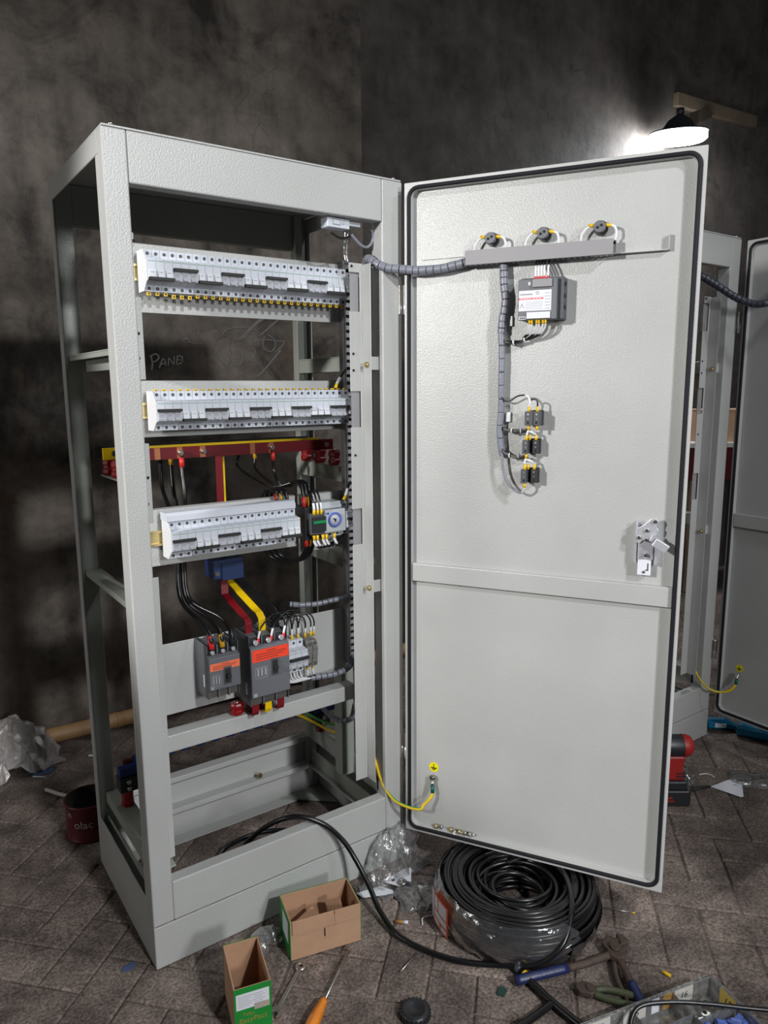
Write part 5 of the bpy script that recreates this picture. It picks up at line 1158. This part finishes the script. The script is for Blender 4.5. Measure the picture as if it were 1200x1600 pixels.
# ------------------------------------------------------------------ plastic bags, papers and litter
def bag(name, label, c, rx, ry, h, rz, seed, m='plastic_film', amp=0.02, res=26, group=None, peak=(0, 0), squareness=0.0):
    mb = MB(); vs = []; n = res
    for j in range(n+1):
        for i in range(n+1):
            u, v = i/n*2-1, j/n*2-1
            d = min(1.0, math.sqrt((u-peak[0])**2*0.9+(v-peak[1])**2*0.9)); hh = max(0.0, (1-d**2))**0.7*h
            p = crumple((u*rx, v*ry, hh), amp, 22, seed)
            p.z = max(0.0012, p.z if hh > 0.004 else 0.0012+abs(p.z)*0.15)
            vs.append(p)
    mb.add(vs, [(j*(n+1)+i, j*(n+1)+i+1, (j+1)*(n+1)+i+1, (j+1)*(n+1)+i) for j in range(n) for i in range(n)], sm=False)
    o = mb.build(name, m, None, loc=c, rz=rz); tag(o, label, 'plastic bag', group)
    return o
bag('plastic_bag', 'crumpled clear plastic bag leaning at the plinth corner by the hinge', (0.640, -0.045, 0), 0.105, 0.050, 0.115, 0.30, 1.7, amp=0.020, res=34, peak=(0.2, 0.4))
bag('plastic_bag', 'flat clear plastic bag on the floor left of the coil', (0.635, -0.150, 0), 0.062, 0.050, 0.018, -0.35, 3.3, amp=0.010)
bag('plastic_bag', 'small clear plastic scrap between the two cardboard boxes', (0.235, -0.060, 0), 0.045, 0.035, 0.036, 0.3, 5.2, amp=0.014)
bag('plastic_bag', 'milky plastic bag lying by the wall at the far left', (-0.135, 1.205, 0), 0.165, 0.110, 0.165, 0.2, 6.1, 'plastic_milky', amp=0.030, res=30)
bag('plastic_bag', 'clear plastic bag at the right edge beside the white paper', (1.880, -0.360, 0), 0.075, 0.050, 0.018, -0.9, 7.7, amp=0.012)
bag('plastic_bag', 'small clear plastic bag right behind the cordless drill', (1.690, -0.215, 0), 0.060, 0.040, 0.040, 0.4, 9.1, amp=0.014)
def sheet(name, label, pts, z=0.0012, m='paper_white', cat='paper', group=None, lift=0.0):
    mb = MB().prism([(p[0], p[1]) for p in pts], z, z+0.0010, 'z')
    if lift:
        mb.v = [(a, b, c+lift*max(0, math.sin(a*40)*math.cos(b*35))) for a, b, c in mb.v]
    o = mb.build(name, m); return tag(o, label, cat, group)
sheet('paper_slip', 'white paper slip half under the plastic bag beside the larger box', [(0.512, -0.075), (0.508, -0.050), (0.575, -0.065), (0.592, -0.098), (0.586, -0.108)], group='white paper scraps')
cdp = thing('hang_card', 'white hang card with a hole lying over the plastic bag', 'card', (0, 0, 0), 0, 'white paper scraps')
MB().prism([(0.580, -0.062), (0.668, -0.058), (0.676, -0.066), (0.628, -0.128), (0.618, -0.128)], 0.012, 0.0135, 'z').build('card', 'paper_white', cdp, 0.0004)
MB().cyl((0.606, -0.078, 0.0135), (0.606, -0.078, 0.0145), 0.0060, n=4).build('black_mark', 'ink_black', cdp)
cl = thing('ring_lug', 'dark steel ring lug resting on the white hang card', 'ring lug', (0.618, -0.104, 0.0145), -0.9)
MB().tube([(0.009*math.cos(t), 0.009*math.sin(t), 0.0040) for t in [2*math.pi*k/14 for k in range(14)]], 0.0036, 8, 1, closed=True).build('ring', 'worn_steel', cl)
MB().cyl((0.010, 0, 0.004), (0.030, 0, 0.004), 0.0045, n=8).build('barrel', 'dark_grey_plastic', cl)
sheet('paper_slip', 'folded white paper triangle on the floor right of the drill', [(1.735, -0.300), (1.825, -0.312), (1.845, -0.345), (1.765, -0.395), (1.755, -0.392)], group='white paper scraps')
def stick(name, label, p0, p1, r, m, cat, group=None, mid=None, ends=None):
    pts = [p0]+([mid] if mid else [])+[p1]
    if ends:
        t = thing(name, label, cat, (0, 0, 0), 0, group); MB().tube(pts, r, 8, 6).build(ends[2], m, t)
        a, b = Vector(p0), Vector(p1); MB().cyl(a+(b-a)*ends[0], b, r*1.02, n=8).build(ends[3], ends[1], t)
        return t
    return tag(MB().tube(pts, r, 8, 6).build(name, m), label, cat, group)
stick('cigarette_butt', 'tan cigarette butt with a white end on the pavers left of the coil', (0.529, -0.196, 0.0045), (0.552, -0.216, 0.0045), 0.0040, 'butt_tan', 'cigarette butt', None, None, (0.6, 'paper_white', 'filter', 'paper_end'))
stick('metal_rod', 'thin grey metal rod on the pavers below the black cable', (0.445, -0.327, 0.0025), (0.510, -0.307, 0.0025), 0.0018, 'worn_steel', 'rod')
stick('wire_scrap', 'short curled white wire scrap left of the coil label', (0.578, -0.240, 0.002), (0.622, -0.232, 0.002), 0.0018, 'wire_white', 'wire scrap', 'wire scraps', (0.592, -0.224, 0.003))
stick('plastic_tube', 'bent white plastic tube on the dark floor left of the cabinet', (-0.052, 0.962, 0.006), (0.050, 0.840, 0.006), 0.0058, 'tape_white', 'tube', None, (-0.010, 0.890, 0.006))
stick('wire_scrap', 'short white wire scrap in front of the milky bag', (-0.070, 1.085, 0.002), (-0.035, 1.055, 0.002), 0.0022, 'wire_white', 'wire scrap', 'wire scraps')
stick('wire_scrap', 'white wire scrap between milky bag and bamboo pole', (0.120, 1.120, 0.004), (0.165, 1.095, 0.004), 0.0042, 'wire_white', 'wire scrap', 'wire scraps')
stick('wire_scrap', 'pale wire scrap behind the rear cabinet post by the bamboo', (0.345, 1.115, 0.003), (0.385, 1.07, 0.003), 0.0032, 'wire_white', 'wire scrap', 'wire scraps')
stick('wire_scrap', 'tiny white wire scrap beside the blue packet', (1.775, -0.235, 0.002), (1.800, -0.275, 0.002), 0.0018, 'wire_white', 'wire scrap', 'wire scraps', (1.80, -0.25, 0.003))
stick('yellow_ferrule', 'tiny yellow ferrule lying on the pavers near the organiser', (0.925, -0.672, 0.004), (0.928, -0.690, 0.004), 0.0038, 'yellow_plastic', 'ferrule')
stick('pen', 'black and silver screwdriver bit lying right of the drill', (1.655, -0.275, 0.004), (1.730, -0.300, 0.004), 0.0042, 'ink_black', 'bit', None, None, (0.0, 'ink_black', 'barrel', 'sleeve'))
stick('nail', 'yellow-headed pin under the near corner of the door', (0.985, -0.462, 0.003), (1.035, -0.520, 0.002), 0.0014, 'worn_steel', 'pin', None, None, (0.86, 'yellow_plastic', 'shaft', 'head'))
o = MB().prism([(0.580, -0.500), (0.596, -0.488), (0.607, -0.495), (0.604, -0.506), (0.588, -0.512)], 0.001, 0.004, 'z').build('green_chip', 'chip_green'); tag(o, 'small dark green plastic chip on the pavers', 'plastic chip')
cp = thing('rubber_cap', 'round black rubber cap lying at the bottom edge of the photo', 'rubber cap', (0.404, -0.436, 0.0))
MB().lathe([(0.031, 0.0), (0.033, 0.006), (0.030, 0.014), (0.023, 0.018), (0.019, 0.014), (0.0, 0.012)], n=20).build('cap', 'black_plastic', cp)
for k in range(24):
    t = 2*math.pi*k/24; MB().obox((0.0305*math.cos(t), 0.0305*math.sin(t), 0.008), (math.cos(t), math.sin(t), 0), (-math.sin(t), math.cos(t), 0), (0, 0, 1), 0.003, 0.0016, 0.006).build('rib', 'black_plastic', cp)
# blue chalk powder marks on the pavers
for (x, y, r_, sd_, lb) in ((-0.048, 0.047, 0.017, 1, 'near the plinth corner'), (-0.035, 1.105, 0.040, 4, 'before the milky bag')):
    rr = random.Random(sd_); pts = [(x+r_*rr.uniform(0.6, 1.05)*math.cos(2*math.pi*k/16)*1.2, y+r_*rr.uniform(0.6, 1.05)*math.sin(2*math.pi*k/16)*0.8) for k in range(16)]
    sheet('chalk_powder', 'smudge of blue chalk powder on the floor %s' % lb, pts, 0.0002, 'powder_blue', 'powder', 'blue powder smudges')
# bamboo pole at the wall foot
bp_ = thing('bamboo_pole', 'pale bamboo pole lying along the foot of the wall', 'pole', (0.02, 1.300, 0.032), math.radians(-1.5))
n_ = 5
for k in range(n_):
    MB().lathe([(0.0, 0), (0.030, 0.0), (0.032, 0.006), (0.0295, 0.014), (0.0295, 0.33), (0.0315, 0.345)], n=16).build('bamboo_node', 'bamboo', bp_).matrix_basis = Matrix.Translation((-0.10+k*0.345, 0, 0)) @ Matrix.Rotation(math.pi/2, 4, 'Y')
# paint can
can = thing('paint_can', 'dark red paint can with white lettering left behind the cabinet', 'can', (0.014, 0.648, 0.0), 0)
MB().lathe([(0.0, 0.002), (0.066, 0.002), (0.068, 0.0), (0.068, 0.004), (0.066, 0.006), (0.066, 0.104), (0.069, 0.107), (0.069, 0.112), (0.064, 0.112)], n=36).build('can_body', 'can_red', can)
MB().lathe([(0.064, 0.112), (0.063, 0.02), (0.0, 0.02)], n=36).build('can_inside', 'can_inside', can)
def wrap_text(txt, size, R, zc, a_mid, m, par):
    me = text_mesh(txt, size, m).copy(); bm = bmesh.new(); bm.from_mesh(me); bmesh.ops.subdivide_edges(bm, edges=bm.edges[:], cuts=1); bm.to_mesh(me); bm.free()
    for v in me.vertices:
        t = a_mid + v.co.x/R; v.co = Vector((R*math.cos(t), R*math.sin(t), zc+v.co.y))
    put('lettering', me, par)
fa = math.atan2(CAM.y-0.648, CAM.x-0.014)
wrap_text('olac', 0.034, 0.0672, 0.058, fa-0.30, 'can_print', can)
wrap_text('n', 0.030, 0.0672, 0.088, fa-0.92, 'can_print', can)
# red-capped bottle top inside the milky bag
bt = thing('small_bottle', 'white and red plastic bottle top poking out of the milky bag', 'bottle', (-0.185, 1.235, 0.115), 0.4)
MB().lathe([(0, 0), (0.022, 0), (0.022, 0.02), (0.018, 0.03), (0, 0.03)], n=16).build('cap', 'paper_white', bt).rotation_euler = (0.5, 0.9, 0)
MB().lathe([(0.0225, 0.004), (0.0230, 0.005), (0.0230, 0.012), (0.0225, 0.013)], n=16).build('red_band', 'red_plastic', bt).rotation_euler = (0.5, 0.9, 0)
MB().obox((0.045, 0.0, 0.012), (1, 0, 0.3), (0, 1, 0), (-0.3, 0, 1), 0.028, 0.004, 0.022).build('label', 'bag_red', bt, 0.002)
# ------------------------------------------------------------------ cordless drill
dr = thing('cordless_drill', 'red and black cordless drill standing on its battery behind the door', 'drill', (1.560, -0.270, 0.0), math.radians(-36))
MB().prism([(-0.052, -0.036), (0.044, -0.036), (0.054, -0.022), (0.054, 0.022), (0.044, 0.036), (-0.052, 0.036)], 0.0, 0.052, 'z').build('battery', 'black_plastic', dr, 0.004)
MB().prism([(-0.042, -0.030), (0.036, -0.030), (0.044, -0.015), (0.044, 0.015), (0.036, 0.030), (-0.042, 0.030)], 0.052, 0.080, 'z').build('battery_mount', 'black_plastic', dr, 0.004)
MB().prism([(-0.028, 0.078), (0.034, 0.078), (0.026, 0.120), (0.034, 0.160), (-0.022, 0.160), (-0.030, 0.120)], -0.019, 0.019, 'y').build('grip', 'drill_red', dr, 0.007)
MB().tube([(0.031, 0.0, 0.086), (0.022, 0.0, 0.105), (0.023, 0.0, 0.125), (0.032, 0.0, 0.140)], 0.0165, 8, 5, flat=0.35).build('grip_pad', 'black_plastic', dr)
for zz in (0.090, 0.100): MB().box(0.005, 0.034, -0.0205, 0.0205, zz, zz+0.004).build('grip_stripe', 'black_plastic', dr)
bodyd = MB().lathe([(0, 0), (0.030, 0.0), (0.034, 0.010), (0.035, 0.070), (0.032, 0.130), (0.026, 0.165), (0.0, 0.165)], n=20).build('motor_housing', 'black_plastic', dr)
bodyd.matrix_basis = Matrix.Translation((0.038, 0, 0.188)) @ Matrix.Rotation(-math.pi/2, 4, 'Y')
e_ = MB().lathe([(0, -0.010), (0.018, -0.008), (0.030, -0.001), (0.0345, 0.012), (0.0352, 0.026)], n=20).build('end_cap', 'drill_red', dr)
e_.matrix_basis = Matrix.Translation((0.048, 0, 0.188)) @ Matrix.Rotation(-math.pi/2, 4, 'Y')
c_ = MB().cyl((-0.127, 0, 0.188), (-0.175, 0, 0.188), 0.020, 0.014, 14).build('chuck', 'black_plastic', dr)
MB().box(-0.035, -0.010, -0.0368, -0.036, 0.026, 0.032).box(-0.035, -0.004, -0.0368, -0.036, 0.016, 0.021).build('battery_print', 'drill_red', dr)
# blue packets
def packet(label, loc, rz, L_, W_, H_, sticker, taper=0.5):
    t = thing('blue_packet', label, 'packet', loc, rz, 'blue packets')
    mb = MB(); vs = []
    for i in range(9):
        f = i/8; w2 = W_/2*(1-0.12*f); h2 = H_*(1-taper*max(0, f-0.6)/0.4)
        for j in range(8):
            a = 2*math.pi*j/8+math.pi/8
            vs.append(crumple((f*L_, w2*math.copysign(min(1, abs(math.cos(a))*1.25), math.cos(a)), h2/2+h2/2*math.copysign(min(1, abs(math.sin(a))*1.25), math.sin(a))), 0.004, 30, L_*50))
    vs = [(v[0], v[1], max(0.0008, v[2])) for v in vs]
    fs = [(i*8+j, i*8+(j+1) % 8, i*8+8+(j+1) % 8, i*8+8+j) for i in range(8) for j in range(8)]+[tuple(range(7, -1, -1)), tuple(range(64, 72))]
    mb.add(vs, fs).build('wrapper', 'pack_blue', t)
    if sticker: MB().box(L_*0.22, L_*0.62, -W_/2-0.0035, -W_/2+0.006, H_*0.40, H_*0.72).build('white_label', 'paper_white', t)
packet('blue packet with a white label at the foot of the rear cabinet', (2.120, -0.050, 0), math.radians(-42), 0.105, 0.050, 0.040, True)
packet('dark blue packet under the rear cabinet door at the right edge', (2.165, -0.150, 0), math.radians(-66), 0.140, 0.050, 0.044, False, 0.2)
# ------------------------------------------------------------------ transparent parts organiser
OL = Vector((0.6382, -0.6892, 0)); OB = Vector((0.9526, -0.766, 0)); ORr = Vector((0.9344, -0.8867, 0))
ex = (OL-OB).normalized(); ey = (ORr-OB); ey = (ey-ex*ey.dot(ex)).normalized()
og = thing('parts_organiser', 'clear plastic parts organiser with numbered tape tags, bottom right corner', 'organiser', (OB.x, OB.y, 0.0), math.atan2(ex.y, ex.x))
LX, LY, LH = 0.40, 0.22, 0.050   # local x runs from the far corner to the left, local -y... towards the viewer
sy = 1 if (Matrix.Rotation(math.atan2(ex.y, ex.x), 3, 'Z') @ Vector((0, 1, 0))).dot(ey) > 0 else -1
def ob(x0, x1, y0, y1, z0, z1): ya, yb = sorted((sy*y0, sy*y1)); return (x0, x1, ya, yb, z0, z1)
MB().box(*ob(0, LX, 0, LY, 0.0005, 0.0025)).build('tray_floor', 'clear_box', og)
for nm, b in (('tray_wall', (0, LX, 0, 0.002, 0.0025, LH)), ('tray_wall', (0, LX, LY-0.002, LY, 0.0025, LH)), ('tray_wall', (0, 0.002, 0.002, LY-0.002, 0.0025, LH)), ('tray_wall', (LX-0.002, LX, 0.002, LY-0.002, 0.0025, LH)),
              ('divider', (0.105, 0.1065, 0.002, LY-0.002, 0.0025, LH-0.004)), ('divider', (0.215, 0.2165, 0.002, LY-0.002, 0.0025, LH-0.004)), ('divider', (0.002, 0.105, 0.075, 0.0765, 0.0025, LH-0.004)), ('divider', (0.1065, 0.215, 0.060, 0.0615, 0.0025, LH-0.004))):
    MB().box(*ob(*b)).build(nm, 'clear_box', og)
for (x0, x1, y0, y1, z0, z1) in ((0, LX, -0.002, 0.003, LH-0.003, LH), (-0.002, 0.003, 0, LY, LH-0.003, LH)):
    MB().box(*ob(x0, x1, y0, y1, z0, z1)).build('rim', 'clear_box', og)
def tagtape(x0, x1, y, m, txt, face='back', z0=0.012, z1=0.046):
    if face == 'back': MB().box(*ob(x0, x1, y, y+0.0006, z0, z1)).build('tape_tag', m, og); p = ((x0+x1)/2, sy*(y+0.0010), (z0+z1)/2); r_ = (math.pi/2, 0, math.pi if sy > 0 else 0)
    else: MB().box(*ob(y, y+0.0006, x0, x1, z0, z1)).build('tape_tag', m, og); p = (y+0.0010, sy*(x0+x1)/2, (z0+z1)/2); r_ = (math.pi/2, 0, math.pi/2)
    if txt: put('lettering', text_mesh(txt, 0.020, 'ink_black', shear=0.2), og, p, r_)
tagtape(0.050, 0.100, 0.0025, 'tape_white', '16'); tagtape(0.104, 0.130, 0.0025, 'tape_ochre', ''); tagtape(0.140, 0.160, 0.0025, 'paper_white', ''); tagtape(0.175, 0.232, 0.0025, 'tape_white', '16'); tagtape(0.265, 0.320, 0.0025, 'tape_white', '15')
tagtape(0.030, 0.072, 0.0024, 'tape_yellow', '15', 'side', 0.008, 0.047)
rd = random.Random(11)
tl = MB().box(-0.010, 0.010, -0.005, 0.005, 0, 0.010).cyl((-0.010, 0, 0.005), (0.014, 0, 0.005), 0.0045, n=8).mesh('crimp_terminal', 'terminal_blue')
for k in range(90):
    x = rd.uniform(0.014, 0.200); y = rd.uniform(0.084, 0.150)
    if abs(x-0.1057) < 0.014: x += 0.030
    o = put('crimp_terminal', tl, None, (0, 0, 0)); lift = 0.0035+0.010*(k % 3)+0.004*rd.random()
    o.matrix_world = og.matrix_basis @ Matrix.Translation((x, sy*y, lift)) @ Matrix.Rotation(rd.uniform(0, 6.28), 4, 'Z') @ Matrix.Rotation(rd.uniform(-0.4, 0.4), 4, 'Y')
    tag(o, 'blue crimp terminal in the heap inside the clear organiser', 'crimp terminal', 'blue crimp terminals in the organiser')
for k, (x, y) in enumerate(((0.030, 0.020), (0.052, 0.040), (0.070, 0.055), (0.025, 0.055))):
    o = MB().lathe([(0.005, 0.0), (0.011, 0.0), (0.011, 0.008), (0.005, 0.008), (0.005, 0.0)], n=6, sm=False).build('steel_nut', 'zinc'); o.matrix_world = og.matrix_basis @ Matrix.Translation((x, sy*y, 0.0035)) @ Matrix.Rotation(0.5*k, 4, 'Z')
    tag(o, 'zinc hexagon nut in the far compartment of the organiser', 'nut', 'hexagon nuts in the organiser')
o = MB().tube([(0.700, -0.760, 0.012), (0.712, -0.740, 0.040), (0.745, -0.735, 0.062), (0.800, -0.765, 0.066), (0.860, -0.810, 0.064), (0.930, -0.870, 0.060), (1.00, -0.93, 0.058)], 0.0045, 8, 8).build('black_cable', 'cable_black'); tag(o, 'black cable piece lying across the clear organiser', 'cable')
# ------------------------------------------------------------------ wall lamp and timber brackets
LX_, LY_, LZ_ = 3.50, 1.150, 2.665
lp = thing('wall_lamp', 'round glowing lamp on a timber arm above the open door', 'lamp', (LX_, LY_, LZ_))
lp.rotation_euler = (math.radians(5), math.radians(-5), 0)
M = bpy.data.materials.new('lamp_glow'); M.use_nodes = True; nt = M.node_tree; b = nt.nodes['Principled BSDF']
b.inputs['Base Color'].default_value = (0.9, 0.9, 0.9, 1); b.inputs['Emission Color'].default_value = (0.94, 0.97, 1.0, 1); b.inputs['Emission Strength'].default_value = 120; MATS['lamp_glow'] = M
MB().lathe([(0, -0.016), (0.08, -0.013), (0.138, -0.004), (0.154, 0.008), (0.154, 0.042)], n=40).build('diffuser', 'lamp_glow', lp)
MB().lathe([(0.154, 0.042), (0.160, 0.044), (0.158, 0.050), (0.090, 0.066), (0.060, 0.110), (0.030, 0.130), (0, 0.130)], n=40).build('shade', 'black_plastic', lp)
MB().cyl((0, 0, 0.13), (0, 0, 0.17), 0.022, n=14).build('lamp_socket', 'black_plastic', lp)
arm = thing('timber_bracket', 'pair of weathered timber battens carrying the lamp on the wall', 'bracket', (0, 0, 0))
def batten(p0, p1, hw, hh, nm):
    p0, p1 = Vector(p0), Vector(p1); d = (p1-p0); L_ = d.length; d.normalize(); s_ = d.cross(Vector((0, 1, 0))).normalized(); u_ = s_.cross(d)
    MB().obox((p0+p1)/2, d, s_, u_, L_/2, hh, hw).build(nm, 'timber', arm, 0.002)
batten((3.72, WALL_Y-0.006, 2.985), (4.60, WALL_Y-0.006, 3.020), 0.018, 0.036, 'wall_batten')
batten((3.50, 1.10, 2.760), (4.02, WALL_Y-0.03, 2.960), 0.018, 0.034, 'arm_batten')
# cardboard cartons far behind, seen between the rear cabinet and its door
ct2 = thing('carton', 'brown cardboard carton on a shelf glimpsed behind the rear cabinet', 'carton', (4.12, 1.10, 0.0), -0.5)
MB().box(-0.25, 0.25, -0.15, 0.12, 0.955, 1.150).build('carton_body', 'cardboard', ct2, 0.003)
MB().box(-0.252, 0.252, -0.152, 0.122, 1.150, 1.156).build('carton_flap', 'cardboard_inner', ct2, 0.001)
sh = thing('shelf', 'low dark red shelf unit holding the carton by the wall', 'shelf', (4.12, 1.10, 0.0), -0.5)
MB().box(-0.35, 0.35, -0.20, 0.13, 0.925, 0.955).build('shelf_board', 'tape_white', sh, 0.002)
MB().box(-0.33, 0.33, -0.18, 0.12, 0.72, 0.925).build('shelf_apron', 'can_red', sh, 0.002)
for x in (-0.32, 0.28):
    for y in (-0.17, 0.07): MB().box(x, x+0.04, y, y+0.04, 0.0, 0.72).build('leg', 'timber', sh)
